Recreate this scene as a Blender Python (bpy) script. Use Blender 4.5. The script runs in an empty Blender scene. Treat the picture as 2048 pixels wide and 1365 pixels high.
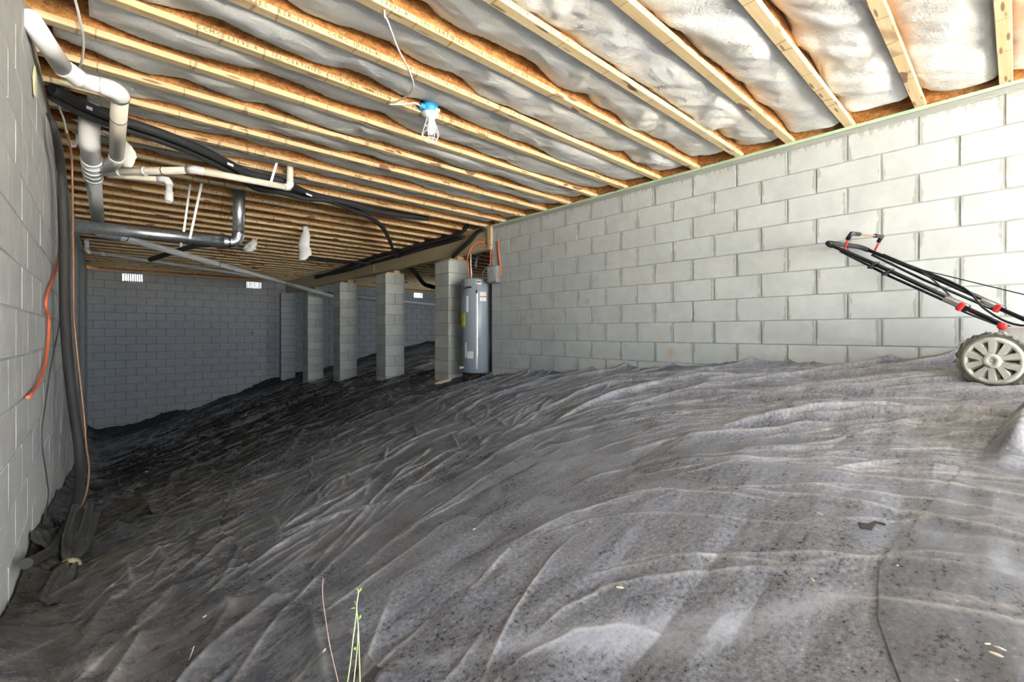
import bpy, math, random
import numpy as np
from mathutils import Vector, Matrix
random.seed(7); np.random.seed(7)
R = math.radians
scene = bpy.context.scene
COL = scene.collection

# ------------------------------------------------------------------ camera
F, T, Y0 = 910.0, 820.0/910.0, 665.5          # focal length in px of 2048, tan(yaw), horizon row
YAW = math.atan(T)
cd = bpy.data.cameras.new('camera'); cd.sensor_width = 36.0; cd.lens = F/2048*36
cd.shift_y = -(682.5-Y0)/2048; cd.clip_start = 0.05; cd.clip_end = 200
cam = bpy.data.objects.new('camera', cd); COL.objects.link(cam)
cam.rotation_euler = (R(90), 0, -YAW); scene.camera = cam

# ------------------------------------------------------------------ sky, sun, exposure
w = bpy.data.worlds.new('sky'); scene.world = w; w.use_nodes = True
bg = w.node_tree.nodes['Background']
bg.inputs[0].default_value = (0.80, 0.89, 1.0, 1); bg.inputs[1].default_value = 4.5
sun = bpy.data.lights.new('sun', 'SUN'); sun.energy = 62.0; sun.angle = R(2); sun.color = (1.0, 0.965, 0.91)
so = bpy.data.objects.new('sun', sun); COL.objects.link(so); so.rotation_euler = (R(20), R(8), 0)
# doorway behind the camera: a light portal only guides sampling of the sky
DOOR = (-0.1, 4.1, -1.0, 1.50, -4.0)
pl = bpy.data.lights.new('door_portal', 'AREA'); pl.shape = 'RECTANGLE'
pl.size = DOOR[1]-DOOR[0]; pl.size_y = DOOR[3]-DOOR[2]; pl.cycles.is_portal = True
po = bpy.data.objects.new('door_portal', pl); COL.objects.link(po)
po.location = ((DOOR[0]+DOOR[1])/2, DOOR[4]-0.1, (DOOR[2]+DOOR[3])/2); po.rotation_euler = (R(90), 0, 0)
p2 = bpy.data.lights.new('side_portal', 'AREA'); p2.shape = 'RECTANGLE'; p2.size = 1.05; p2.size_y = 1.6; p2.cycles.is_portal = True
p2o = bpy.data.objects.new('side_portal', p2); COL.objects.link(p2o); p2o.location = (11.05, 11.4, .72); p2o.rotation_euler = (0, R(90), 0)  # sampling portal for the opening added in the unseen side wall
vs = scene.view_settings
vs.view_transform = 'Standard'; vs.look = 'None'; vs.gamma = 1.0; vs.use_curve_mapping = False
vs.exposure = 2.28
scene.cycles.max_bounces = 4; scene.cycles.diffuse_bounces = 3; scene.cycles.glossy_bounces = 2
scene.cycles.adaptive_threshold = 0.09

# ------------------------------------------------------------------ measured frame (metres; camera at origin)
XL, XR, YF, YN = -0.27, 4.216, 15.1, -4.0     # left wall, right wall, far wall, near wall
ZS = 1.543                                    # top of the block walls
ZJ = 1.566                                    # underside of the joists
JY0, JP = 0.046, 0.4032                       # first joist, joist pitch
NJ = 37
BL, BH = 0.4064, 0.2005                       # block length, course height
ZC = 1.303                                    # a bed joint
YE = 5.115                                    # end of the right wall
GX0, GX1, GZ0, GZ1 = 4.20, 4.32, 1.225, 1.535 # girder

def P(px, py, Z=None, Y=None, X=None):
    """a point of the place seen at px, py that lies at height Z, or in a plane of constant Y or X"""
    q = (px-1024)/F; v = (Y0-py)/math.hypot(F, F*T)
    if Z is not None:
        d = Z/v; e = q*d; y = (d-e*T)/(1+T*T); return Vector((y*T+e, y, Z))
    if Y is not None:
        x = Y*(T+q)/(1-q*T)
        return Vector((x, Y, v*(Y+x*T)))
    y = X*(1-q*T)/(T+q)
    return Vector((X, y, v*(y+X*T)))

# ------------------------------------------------------------------ helpers
def prop(o, label=None, cat=None, group=None, kind=None):
    if label: o['label'] = label
    if cat: o['category'] = cat
    if group: o['group'] = group
    if kind: o['kind'] = kind
    return o
def link(name, data, parent=None, loc=None):
    o = bpy.data.objects.new(name, data); COL.objects.link(o)
    if parent is not None: o.parent = parent
    if loc is not None: o.location = loc
    return o
def empty(name, loc=(0,0,0), rz=0):
    o = link(name, None, None, loc); o.rotation_euler = (0,0,rz); o.empty_display_size = 0.05
    return o
def bulk_mesh(name, V, Fq, mat=None, smooth=True):
    V = np.asarray(V, np.float32); Fq = np.asarray(Fq, np.int32)
    me = bpy.data.meshes.new(name)
    me.vertices.add(len(V)); me.vertices.foreach_set('co', V.ravel())
    k = Fq.shape[1]
    me.loops.add(Fq.size); me.loops.foreach_set('vertex_index', Fq.ravel())
    me.polygons.add(len(Fq)); me.polygons.foreach_set('loop_start', np.arange(0, Fq.size, k, dtype=np.int32))
    me.polygons.foreach_set('use_smooth', np.full(len(Fq), smooth))
    me.update(calc_edges=True); me.validate()
    if mat: me.materials.append(mat)
    return me
def grid_mesh(name, X, Y, Z, mat, keep=None):
    n, m = X.shape
    V = np.stack([X, Y, Z], -1).reshape(-1, 3)
    i = np.arange(n*m).reshape(n, m)
    Q = np.stack([i[:-1,:-1], i[1:,:-1], i[1:,1:], i[:-1,1:]], -1).reshape(-1, 4)
    if keep is not None: Q = Q[keep.ravel()]
    return bulk_mesh(name, V, Q, mat)
class MB:
    def __init__(s): s.v = []; s.f = []; s.s = []
    def add(s, V, Fs, smooth=False):
        b = len(s.v); s.v += [tuple(p) for p in V]; s.f += [tuple(i+b for i in q) for q in Fs]; s.s += [smooth]*len(Fs); return s
    def box(s, a, b, M=None):
        V = [Vector((x,y,z)) for z in (a[2],b[2]) for y in (a[1],b[1]) for x in (a[0],b[0])]
        if M is not None: V = [M @ p for p in V]
        return s.add(V, [(0,2,3,1),(4,5,7,6),(0,1,5,4),(2,6,7,3),(0,4,6,2),(1,3,7,5)])
    def bbox(s, a, b, c=0.004, M=None):
        """box with chamfered edges"""
        a = Vector(a); b = Vector(b); V = []; idx = {}
        for ax in range(3):
            for sx in (0,1):
                for sy in (0,1):
                    for sz in (0,1):
                        sg = (sx,sy,sz)
                        p = [ (b[i] if sg[i] else a[i]) for i in range(3)]
                        for i in range(3):
                            if i != ax: p[i] += -c if sg[i] else c
                        idx[(ax,)+sg] = len(V); V.append(Vector(p))
        Fs = []
        for ax in range(3):
            o = [i for i in range(3) if i != ax]
            for sd in (0,1):
                q = []
                for u, v in ((0,0),(1,0),(1,1),(0,1)):
                    g = [0,0,0]; g[ax] = sd; g[o[0]] = u; g[o[1]] = v; q.append(idx[(ax,)+tuple(g)])
                Fs.append(q)
            # edges parallel to ax
            for u in (0,1):
                for v in (0,1):
                    g0 = [0,0,0]; g0[o[0]] = u; g0[o[1]] = v; g1 = list(g0); g1[ax] = 1
                    Fs.append([idx[(o[0],)+tuple(g0)], idx[(o[0],)+tuple(g1)], idx[(o[1],)+tuple(g1)], idx[(o[1],)+tuple(g0)]])
        for sx in (0,1):
            for sy in (0,1):
                for sz in (0,1): Fs.append([idx[(k,sx,sy,sz)] for k in range(3)])
        cen = (a+b)/2; out = []
        for q in Fs:
            n = (V[q[1]]-V[q[0]]).cross(V[q[2]]-V[q[0]]); m = sum((V[i] for i in q), Vector())/len(q)
            out.append(q if n.dot(m-cen) > 0 else q[::-1])
        if M is not None: V = [M @ p for p in V]
        return s.add(V, out)
    def tube(s, pts, r, n=12, cap=True, smooth=True):
        pts = [Vector(p) for p in pts]; rs = r if isinstance(r, (list, tuple)) else [r]*len(pts)
        V = []; prev = None
        for i, p in enumerate(pts):
            d = (pts[min(i+1,len(pts)-1)]-pts[max(i-1,0)]).normalized()
            if prev is None:
                a = d.cross(Vector((0,0,1)) if abs(d.z) < .9 else Vector((1,0,0))).normalized()
            else:
                a = (prev - d*prev.dot(d)).normalized()
            prev = a; b = d.cross(a)
            for k in range(n):
                t = 2*math.pi*k/n; V.append(p+(a*math.cos(t)+b*math.sin(t))*rs[i])
        Fs = [(i*n+k, i*n+(k+1)%n, (i+1)*n+(k+1)%n, (i+1)*n+k) for i in range(len(pts)-1) for k in range(n)]
        s.add(V, Fs, smooth)
        if cap:
            b = len(s.v)-len(V); m = (len(pts)-1)*n
            s.f += [tuple(b+k for k in reversed(range(n))), tuple(b+m+k for k in range(n))]; s.s += [False, False]
        return s
    def lathe(s, prof, n=24, M=None, smooth=True):
        """prof: (radius, z) pairs round the local z axis"""
        V = [Vector((rr*math.cos(2*math.pi*k/n), rr*math.sin(2*math.pi*k/n), z)) for rr, z in prof for k in range(n)]
        if M is not None: V = [M @ p for p in V]
        Fs = [(i*n+k, i*n+(k+1)%n, (i+1)*n+(k+1)%n, (i+1)*n+k) for i in range(len(prof)-1) for k in range(n)]
        return s.add(V, Fs, smooth)
    def poly(s, pts, th, M=None):
        """flat outline in local xy, thickness th in z"""
        n = len(pts); V = [Vector((x,y,z)) for z in (0,th) for x,y in pts]
        if M is not None: V = [M @ p for p in V]
        return s.add(V, [tuple(reversed(range(n))), tuple(range(n,2*n))]+[(i,(i+1)%n,n+(i+1)%n,n+i) for i in range(n)])
    def mesh(s, name, mat):
        me = bpy.data.meshes.new(name); me.from_pydata(s.v, [], s.f)
        me.polygons.foreach_set('use_smooth', s.s); me.update()
        if mat: me.materials.append(mat)
        return me
    def build(s, name, mat, parent=None, loc=None): return link(name, s.mesh(name, mat), parent, loc)
def spline(pts, k=6):
    pts = [Vector(p) for p in pts]; q = [pts[0]*2-pts[1]]+pts+[pts[-1]*2-pts[-2]]; out = []
    for i in range(1, len(q)-2):
        a,b,c,d = q[i-1:i+3]
        for j in range(k):
            t = j/k
            out.append(.5*((2*b)+(c-a)*t+(2*a-5*b+4*c-d)*t*t+(3*b-a-3*c+d)*t**3))
    return out+[pts[-1]]
def bend(a, b, c, r, k=6):
    """rounded corner a-b-c"""
    a,b,c = Vector(a),Vector(b),Vector(c); u=(a-b).normalized()*r; v=(c-b).normalized()*r
    return [b+u*(1-t)**2+v*t*t for t in [i/k for i in range(k+1)]]
def frame(o, z, x=None):
    z = Vector(z).normalized(); x = Vector(x) if x is not None else (Vector((0,0,1)) if abs(z.z)<.9 else Vector((1,0,0)))
    y = z.cross(x).normalized(); x = y.cross(z)
    return Matrix(((x.x,y.x,z.x,o[0]),(x.y,y.y,z.y,o[1]),(x.z,y.z,z.z,o[2]),(0,0,0,1)))

# ------------------------------------------------------------------ materials
class NT:
    def __init__(s, name):
        s.m = bpy.data.materials.new(name); s.m.use_nodes = True; s.t = s.m.node_tree
        s.b = s.t.nodes['Principled BSDF']
    def n(s, typ, **kw):
        o = s.t.nodes.new(typ)
        for k, v in kw.items():
            if k.startswith('i_'):
                key = k[2:]; key = int(key) if key.isdigit() else key
                if hasattr(v, 'is_output'): s.t.links.new(v, o.inputs[key])
                else: o.inputs[key].default_value = v
            else: setattr(o, k, v)
        return o
    def set(s, key, v):
        if hasattr(v, 'is_output'): s.t.links.new(v, s.b.inputs[key])
        else: s.b.inputs[key].default_value = v
    def pos(s): return s.n('ShaderNodeNewGeometry').outputs['Position']
    def obj(s): return s.n('ShaderNodeTexCoord').outputs['Object']
    def map(s, vec, scale=(1,1,1), rot=(0,0,0), loc=(0,0,0)):
        return s.n('ShaderNodeMapping', i_Vector=vec, i_Scale=scale, i_Rotation=rot, i_Location=loc).outputs[0]
    def noise(s, vec, scale, detail=4, rough=.6, dist=0):
        return s.n('ShaderNodeTexNoise', i_Vector=vec, i_Scale=scale, i_Detail=detail, i_Roughness=rough, i_Distortion=dist).outputs[0]
    def vor(s, vec, scale, feature='F1', out=0, rnd=1):
        return s.n('ShaderNodeTexVoronoi', feature=feature, i_Vector=vec, i_Scale=scale, i_Randomness=rnd).outputs[out]
    def ramp(s, fac, stops, interp='LINEAR'):
        o = s.n('ShaderNodeValToRGB', i_0=fac); r = o.color_ramp; r.interpolation = interp
        while len(r.elements) < len(stops): r.elements.new(.5)
        for e, (p, c) in zip(r.elements, stops):
            e.position = p; e.color = (c,c,c,1) if isinstance(c, (int,float)) else (*c,1)
        return o.outputs[0]
    def mix(s, fac, a, b, blend='MIX'):
        o = s.n('ShaderNodeMix', data_type='RGBA', blend_type=blend)
        for i, v in ((0,fac),(6,a),(7,b)):
            if hasattr(v,'is_output'): s.t.links.new(v, o.inputs[i])
            else: o.inputs[i].default_value = v if i == 0 else (*v,1)
        return o.outputs[2]
    def math(s, op, a, b=0.0, c=0.0, clamp=False):
        o = s.n('ShaderNodeMath', operation=op, use_clamp=clamp)
        for i, v in enumerate((a,b,c)):
            if hasattr(v,'is_output'): s.t.links.new(v, o.inputs[i])
            else: o.inputs[i].default_value = v
        return o.outputs[0]
    def sep(s, v): return s.n('ShaderNodeSeparateXYZ', i_0=v).outputs
    def bump(s, h, strength=.5, dist=.01):
        s.set('Normal', s.n('ShaderNodeBump', i_Height=h, i_Strength=strength, i_Distance=dist).outputs[0])
def plain(name, col, rough=.5, metal=0, var=.12, scale=40, bump=0):
    m = NT(name); p = m.obj(); n = m.noise(p, scale)
    m.set('Base Color', m.mix(n, tuple(c*(1-var) for c in col), tuple(min(1,c*(1+var)) for c in col)))
    m.set('Roughness', m.ramp(n, [(0, max(0,rough-.08)), (1, min(1,rough+.08))])); m.set('Metallic', metal)
    if bump: m.bump(n, bump, .005)
    return m.m
M = {}
def block_mat(name, base, rust=(), smear=.5, drips=False, rnd=.14):
    m = NT(name); p = m.pos(); o = m.obj()
    n = m.noise(p, 7, 3); f = m.noise(p, 40, 3, .7); vr = m.vor(p, 70)
    rd = m.n('ShaderNodeObjectInfo').outputs['Random']
    col = m.mix(m.ramp(n, [(.3,0),(.7,1)]), tuple(c*.90 for c in base), tuple(min(1,c*1.06) for c in base))
    col = m.mix(m.math('MULTIPLY', rd, rnd), col, (.33,.34,.33))
    pits = m.ramp(vr, [(0,1),(.10,1),(.16,0)])
    pits = m.math('MULTIPLY', pits, m.ramp(n, [(.5,0),(.62,1)]))
    col = m.mix(m.math('MULTIPLY', pits, .45), col, (.25,.25,.23))
    # mortar smeared over the ends of the blocks
    x, y, z = m.sep(o)
    e = m.math('SUBTRACT', m.math('ABSOLUTE', x), .176)
    e = m.math('ADD', e, m.math('MULTIPLY', m.math('SUBTRACT', m.noise(m.map(p, (14,14,5)), 1.0, 3, .7), .52), .11))
    e2 = m.ramp(m.math('MULTIPLY', e, 30), [(.1,0),(.35,1)])
    col = m.mix(m.math('MULTIPLY', e2, smear), col, (.25,.26,.23))
    if drips:
        pz = m.sep(p)[2]
        dn = m.noise(m.map(p, (1,34,4)), 1.0, 2, .7)
        k = m.ramp(m.math('ADD', m.math('MULTIPLY', m.math('SUBTRACT', pz, 1.44), 5.5), m.math('SUBTRACT', dn, .38)), [(.32,0),(.42,1)])
        col = m.mix(m.math('MULTIPLY', k, .55), col, (.27,.28,.25))
        sp = m.ramp(m.math('ADD', vr, m.math('MULTIPLY', n, .35)), [(.26,1),(.31,0)])
        col = m.mix(m.math('MULTIPLY', m.math('MULTIPLY', sp, .55), m.ramp(m.math('MULTIPLY', m.math('ADD', pz, .55), 1.6), [(.0,1),(1.0,0)])), col, (.22,.22,.21))
    for c, r_ in rust:
        d = m.n('ShaderNodeVectorMath', operation='DISTANCE', i_0=p, i_1=c).outputs['Value']
        d = m.math('ADD', m.math('MULTIPLY', d, 1/r_), m.math('MULTIPLY', m.math('SUBTRACT', f, .5), 2.6))
        col = m.mix(m.math('MULTIPLY', m.ramp(d, [(.15,1),(1.1,0)]), .6), col, (.55,.31,.10))
    m.set('Base Color', col); m.set('Roughness', .88); m.set('Specular IOR Level', .25)
    m.bump(f, .35, .005)
    return m.m
M['block'] = block_mat('painted_block_light', (.53,.56,.555), smear=.55, drips=True,
    rust=[((XR,*P(1048,636,X=XR)[1:]),.05),((XR,*P(1063,632,X=XR)[1:]),.06),((XR,*P(1107,637,X=XR)[1:]),.06),((XR,*P(1120,598,X=XR)[1:]),.05),
          ((XR,*P(1174,604,X=XR)[1:]),.05),((XR,*P(1341,706,X=XR)[1:]),.06),((XR,*P(1025,483,X=XR)[1:]),.07)])
M['block_side'] = block_mat('painted_block_side', (.56,.55,.52), smear=.25)
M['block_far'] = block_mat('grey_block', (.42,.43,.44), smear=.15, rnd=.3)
M['block_pier'] = block_mat('pier_block', (.64,.65,.60), smear=.18, rnd=.08)
def mortar_mat(name, c):
    m = NT(name); p = m.pos()
    m.set('Base Color', m.mix(m.noise(p, 14, 5), tuple(x*.7 for x in c), tuple(x*1.2 for x in c))); m.set('Roughness', .95)
    return m.m
M['mortar'] = mortar_mat('mortar', (.37,.38,.35)); M['mortar_dark'] = mortar_mat('mortar_dark', (.20,.205,.20))
M['mortar_side'] = mortar_mat('mortar_side', (.45,.445,.42))
def brick_wall_mat(name, c, mo, ax):
    """block pattern for the stretch too far or oblique to tell blocks apart"""
    m = NT(name); p = m.sep(m.pos()); v = m.n('ShaderNodeCombineXYZ', i_0=p[ax], i_1=m.math('SUBTRACT', p[2], ZC-20*BH)).outputs[0]
    b = m.n('ShaderNodeTexBrick', i_Vector=v, i_Scale=1.0, **{'i_Mortar Size':.006, 'i_Brick Width':BL, 'i_Row Height':BH, 'i_Color1':(*c,1), 'i_Color2':(*[x*.9 for x in c],1), 'i_Mortar':(*mo,1)})
    m.set('Base Color', b.outputs[0]); m.set('Roughness', .9)
    m.bump(m.math('SUBTRACT', 1.0, b.outputs[1]), .5, .006); return m.m
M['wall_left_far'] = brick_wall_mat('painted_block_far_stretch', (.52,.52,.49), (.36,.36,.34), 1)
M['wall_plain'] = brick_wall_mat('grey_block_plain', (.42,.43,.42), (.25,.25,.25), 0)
def osb_mat():
    m = NT('osb'); p = m.pos()
    q = m.map(p, (1,1,2.0), (0,R(25),0)); d = m.n('ShaderNodeVectorMath', operation='ADD', i_0=q, i_1=m.n('ShaderNodeTexNoise', i_Vector=p, i_Scale=9.0).outputs[1]).outputs[0]
    v1 = m.n('ShaderNodeTexVoronoi', feature='F1', i_Vector=m.map(q,(1,1,1.0),(0,R(50),0)), i_Scale=34.0).outputs[1]
    v2 = m.n('ShaderNodeTexVoronoi', feature='F1', i_Vector=m.map(d,(.7,.7,2.6)), i_Scale=24.0).outputs[1]
    a = m.sep(v1)[0]; b = m.sep(v2)[1]
    fac = m.math('ADD', m.math('MULTIPLY', a, .5), m.math('MULTIPLY', b, .5))
    g = m.noise(m.map(p, (60,60,260), (0,R(30),0)), 1.0, 3)
    c = m.ramp(fac, [(0,(.26,.085,.018)),(.3,(.50,.20,.05)),(.6,(.66,.32,.095)),(1,(.80,.50,.21))])
    c = m.mix(m.math('MULTIPLY', m.ramp(g,[(.4,0),(.7,1)]), .5), c, (.34,.12,.03))
    m.set('Base Color', c); m.set('Roughness', .7); m.bump(fac, .5, .004); return m.m
M['osb'] = osb_mat()
def lumber_mat(name, c1, c2, stain=True):
    m = NT(name); p = m.pos()
    g = m.noise(m.map(p, (1.6,38,38)), 1.0, 4, .6, .6)
    rd = m.n('ShaderNodeObjectInfo').outputs['Random']
    c = m.mix(m.ramp(g,[(.3,0),(.7,1)]), c1, c2)
    c = m.mix(m.math('MULTIPLY', rd, .3), c, tuple(x*.72 for x in c1))
    kn = m.ramp(m.vor(m.map(p,(3.2,22,22)), 1.0), [(.0,1),(.13,1),(.2,0)])
    c = m.mix(m.math('MULTIPLY', kn, .8), c, (.16,.06,.025))
    if stain:
        st = m.ramp(m.noise(m.map(p,(2.6,9,9)), 1.0, 2, .5), [(.655,0),(.67,1)])
        c = m.mix(m.math('MULTIPLY', st, .85), c, (.13,.04,.03))
    ln = m.ramp(m.vor(m.map(p,(2.6,.3,.3)), 1.0, 'DISTANCE_TO_EDGE'), [(.0,1),(.006,1),(.010,0)])
    c = m.mix(m.math('MULTIPLY', ln, .55 if stain else 0), c, (.18,.09,.04))
    m.set('Base Color', c); m.set('Roughness', .62); m.bump(g, .15, .003); return m.m
M['lumber'] = lumber_mat('joist_lumber', (.62,.45,.23), (.78,.63,.38))
M['beam'] = lumber_mat('beam_lumber', (.50,.40,.22), (.62,.50,.30), False)
M['rawwood'] = lumber_mat('raw_wood', (.58,.42,.22), (.70,.54,.32), False)
def insul_mat():
    m = NT('fibreglass'); p = m.pos()
    a = m.noise(m.map(p,(2.2,3.2,3.2)), 1.0, 2); b = m.noise(m.map(p,(16,30,30),(0,0,R(25))), 1.0, 3, .7, .5); f = m.noise(p, 70, 3, .75)
    c = m.mix(m.ramp(a,[(.35,0),(.65,1)]), (.92,.89,.81), (.93,.93,.92))
    c = m.mix(m.math('MULTIPLY', m.ramp(b,[(.3,1),(.5,0)]), .22), c, (.68,.63,.60))
    m.set('Base Color', c); m.set('Roughness', 1.0); m.set('Specular IOR Level', .1)
    m.bump(m.math('ADD', b, m.math('MULTIPLY', f, 1.0)), .5, .014); return m.m
M['insul'] = insul_mat()
def plastic_mat(name, dust, gloss, tint=(.335,.35,.415), film=None, grain=1.0):
    m = NT(name); p = m.pos(); x, y, z = m.sep(p)
    flat = m.n('ShaderNodeCombineXYZ', i_0=x, i_1=y).outputs[0]
    big = m.noise(flat, 1.6, 3, .6, .5); mid = m.noise(m.map(flat,(6,17,1),(0,0,R(-18))), 1.0, 4, .72, .3)
    fine = m.noise(flat, 70, 3, .8)
    # soil and dust trodden in by the doorway thins out towards the back
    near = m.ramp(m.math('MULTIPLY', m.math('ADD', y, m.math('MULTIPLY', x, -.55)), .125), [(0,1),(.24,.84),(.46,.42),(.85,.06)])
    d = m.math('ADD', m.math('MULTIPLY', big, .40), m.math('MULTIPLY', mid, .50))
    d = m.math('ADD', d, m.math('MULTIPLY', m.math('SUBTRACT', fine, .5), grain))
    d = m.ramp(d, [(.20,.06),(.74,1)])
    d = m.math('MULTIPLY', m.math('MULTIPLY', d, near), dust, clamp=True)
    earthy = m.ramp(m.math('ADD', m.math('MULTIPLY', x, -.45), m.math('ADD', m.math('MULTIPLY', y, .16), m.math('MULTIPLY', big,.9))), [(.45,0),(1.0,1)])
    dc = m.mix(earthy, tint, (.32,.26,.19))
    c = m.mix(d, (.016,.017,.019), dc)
    # pale creases: whitened film, brightened to stand in for light on the ridges
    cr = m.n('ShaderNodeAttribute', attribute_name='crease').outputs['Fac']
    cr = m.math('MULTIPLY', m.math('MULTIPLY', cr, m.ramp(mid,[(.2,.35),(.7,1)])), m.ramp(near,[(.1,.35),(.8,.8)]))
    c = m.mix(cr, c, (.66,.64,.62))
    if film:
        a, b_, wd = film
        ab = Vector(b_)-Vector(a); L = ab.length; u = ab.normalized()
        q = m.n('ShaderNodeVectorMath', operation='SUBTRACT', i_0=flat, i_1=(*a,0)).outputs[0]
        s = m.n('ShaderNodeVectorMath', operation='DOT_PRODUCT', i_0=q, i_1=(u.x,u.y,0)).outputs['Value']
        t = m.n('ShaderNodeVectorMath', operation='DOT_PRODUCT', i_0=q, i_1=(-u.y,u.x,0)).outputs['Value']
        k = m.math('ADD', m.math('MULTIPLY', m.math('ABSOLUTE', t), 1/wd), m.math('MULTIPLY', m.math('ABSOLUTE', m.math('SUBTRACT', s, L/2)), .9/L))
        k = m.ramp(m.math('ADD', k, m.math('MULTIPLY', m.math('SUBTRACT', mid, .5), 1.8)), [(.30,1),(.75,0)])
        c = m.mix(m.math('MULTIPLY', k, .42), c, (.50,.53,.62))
    # pale grit and chips
    g = m.math('MULTIPLY', m.ramp(m.vor(flat, 30), [(.0,1),(.06,1),(.10,0)]), m.ramp(big, [(.44,0),(.56,1)]))
    g2 = m.math('MULTIPLY', m.ramp(fine, [(.63,0),(.70,1)]), m.ramp(mid, [(.45,0),(.65,.8)]))
    g = m.math('MAXIMUM', g, g2)
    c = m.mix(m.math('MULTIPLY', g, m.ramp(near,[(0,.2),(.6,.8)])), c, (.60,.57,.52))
    m.set('Base Color', c)
    m.set('Roughness', m.math('ADD', gloss, m.math('MULTIPLY', d, .36), clamp=True)); m.set('Specular IOR Level', .5)
    m.bump(m.math('ADD', m.math('MULTIPLY', fine, .16), m.math('MULTIPLY', mid, .30)), .30, .008); return m.m
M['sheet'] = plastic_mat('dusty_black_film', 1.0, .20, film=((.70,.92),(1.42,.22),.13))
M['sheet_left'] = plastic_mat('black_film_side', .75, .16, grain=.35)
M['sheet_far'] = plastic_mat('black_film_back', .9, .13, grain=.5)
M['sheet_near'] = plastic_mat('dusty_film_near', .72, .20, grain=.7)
M['soil'] = plain('soil', (.16,.11,.07), .95, var=.4, scale=8, bump=.6)
M['grass'] = plain('gravel_and_dry_grass', (.47,.44,.38), .95, var=.35, scale=3)
M['pvc'] = plain('white_pvc', (.78,.78,.76), .35, var=.05, scale=6)
M['pvc_cream'] = plain('cream_pvc', (.78,.71,.58), .35, var=.05, scale=6)
M['pvc_old'] = plain('greyed_pvc', (.55,.56,.55), .4, var=.08, scale=6)
M['rubber'] = plain('black_foam', (.022,.022,.024), .75, var=.3, scale=25, bump=.2)
M['rubber_dusty'] = plain('dusty_black_foam', (.034,.032,.03), .7, var=.35, scale=18, bump=.2)
M['black'] = plain('black_paint', (.012,.012,.014), .25, var=.1)
M['blackplastic'] = plain('black_plastic', (.03,.03,.03), .5)
M['red'] = plain('red_plastic', (.70,.035,.03), .4)
M['orange'] = plain('orange_cable', (.80,.17,.06), .5, var=.08)
M['blue'] = plain('blue_box', (.05,.36,.74), .45, var=.05)
M['white'] = plain('white_plastic', (.80,.80,.77), .4, var=.04)
M['wirewhite'] = plain('white_wire', (.74,.72,.66), .5, var=.05)
M['greywire'] = plain('grey_wire', (.10,.095,.09), .6)
M['copper'] = plain('copper_wire', (.45,.23,.12), .5, .3)
M['ltgrey'] = plain('light_grey_paint', (.52,.53,.53), .5, var=.05)
M['heater'] = plain('grey_enamel', (.30,.335,.37), .34, .0, var=.05, scale=5)
M['boxgrey'] = plain('grey_box', (.26,.29,.31), .45, var=.05)
M['yellow'] = plain('yellow_label', (.75,.66,.03), .5, var=.05)
M['paper'] = plain('paper_label', (.78,.78,.77), .6, var=.04)
M['chrome'] = plain('chrome', (.75,.75,.76), .18, 1.0, var=.05)
M['mud'] = plain('caked_clippings', (.38,.35,.22), .95, var=.5, scale=60, bump=.9)
M['tyre'] = plain('muddy_tyre', (.17,.17,.15), .9, var=.6, scale=50, bump=.6)
M['rim'] = plain('dirty_rim', (.60,.60,.54), .5, var=.16, scale=30, bump=.15)
M['foam'] = plain('spray_foam', (.72,.70,.42), .85, var=.15, scale=30, bump=.5)
M['ink'] = plain('black_ink', (.03,.025,.02), .7)
M['green_gasket'] = plain('green_gasket', (.44,.60,.42), .8, var=.1)
M['rock'] = plain('tan_stone', (.56,.43,.30), .85, var=.2, scale=15, bump=.3)
M['stem'] = plain('pale_stem', (.58,.66,.36), .6, var=.1)
M['leaf'] = plain('green_leaf', (.34,.58,.10), .6, var=.15)
M['drystem'] = plain('dry_pink_stem', (.55,.38,.33), .7, var=.15)
M['straw'] = plain('straw', (.58,.50,.36), .9, var=.2)
M['darkleaf'] = plain('dead_leaf', (.035,.028,.025), .8)
M['bulb'] = plain('frosted_bulb', (.82,.82,.80), .3, var=.03)
def galv():
    m = NT('galvanised'); p = m.obj(); v = m.vor(p, 60, out=1)
    m.set('Base Color', m.mix(m.sep(v)[0], (.46,.48,.50), (.60,.62,.64))); m.set('Metallic', .9); m.set('Roughness', .40); return m.m
M['galv'] = galv()
M['steel'] = plain('dull_steel', (.42,.43,.44), .4, .9, var=.1)

# ------------------------------------------------------------------ ground heights
gy = np.array([-4.6, 0, 1.2, 2.5, 5, 7.5, 10, 12.6, 15.3]); gx = np.array([-.35, .5, 1.5, 3, 4.2, 6.8, 9.2, 11])
gz = np.array([[-.78,-.70,-.56,-.32,-.16,-.1,-.1,-.1],
               [-.88,-.80,-.62,-.35,-.19,-.1,-.1,-.1],
               [-.97,-.88,-.69,-.44,-.285,-.1,-.1,-.1],
               [-1.10,-1.0,-.82,-.54,-.39,-.1,-.1,-.1],
               [-1.52,-1.38,-1.13,-.83,-.66,-.2,-.05,0],
               [-1.86,-1.72,-1.44,-1.06,-.85,-.4,-.2,-.1],
               [-2.15,-2.03,-1.74,-1.33,-1.08,-.6,-.3,-.2],
               [-2.38,-2.30,-2.02,-1.58,-1.30,-.8,-.4,-.3],
               [-2.60,-2.58,-2.30,-1.87,-1.55,-.95,-.47,-.35]])
fx = np.arange(-.6, 11.01, .05); fy = np.arange(-4.7, 15.41, .05)
tmp = np.stack([np.interp(fx, gx, r_) for r_ in gz]); base = np.stack([np.interp(fy, gy, tmp[:,i]) for i in range(len(fx))], 1)
def blur(a, k):
    p = np.pad(a, ((k,k),(k,k)), mode='reflect', reflect_type='odd'); c = np.cumsum(np.cumsum(np.pad(p, ((1,0),(1,0))), 0), 1); n = 2*k+1
    return (c[n:,n:]-c[:-n,n:]-c[n:,:-n]+c[:-n,:-n])/n/n
base = blur(blur(base, 7), 7)
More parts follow.
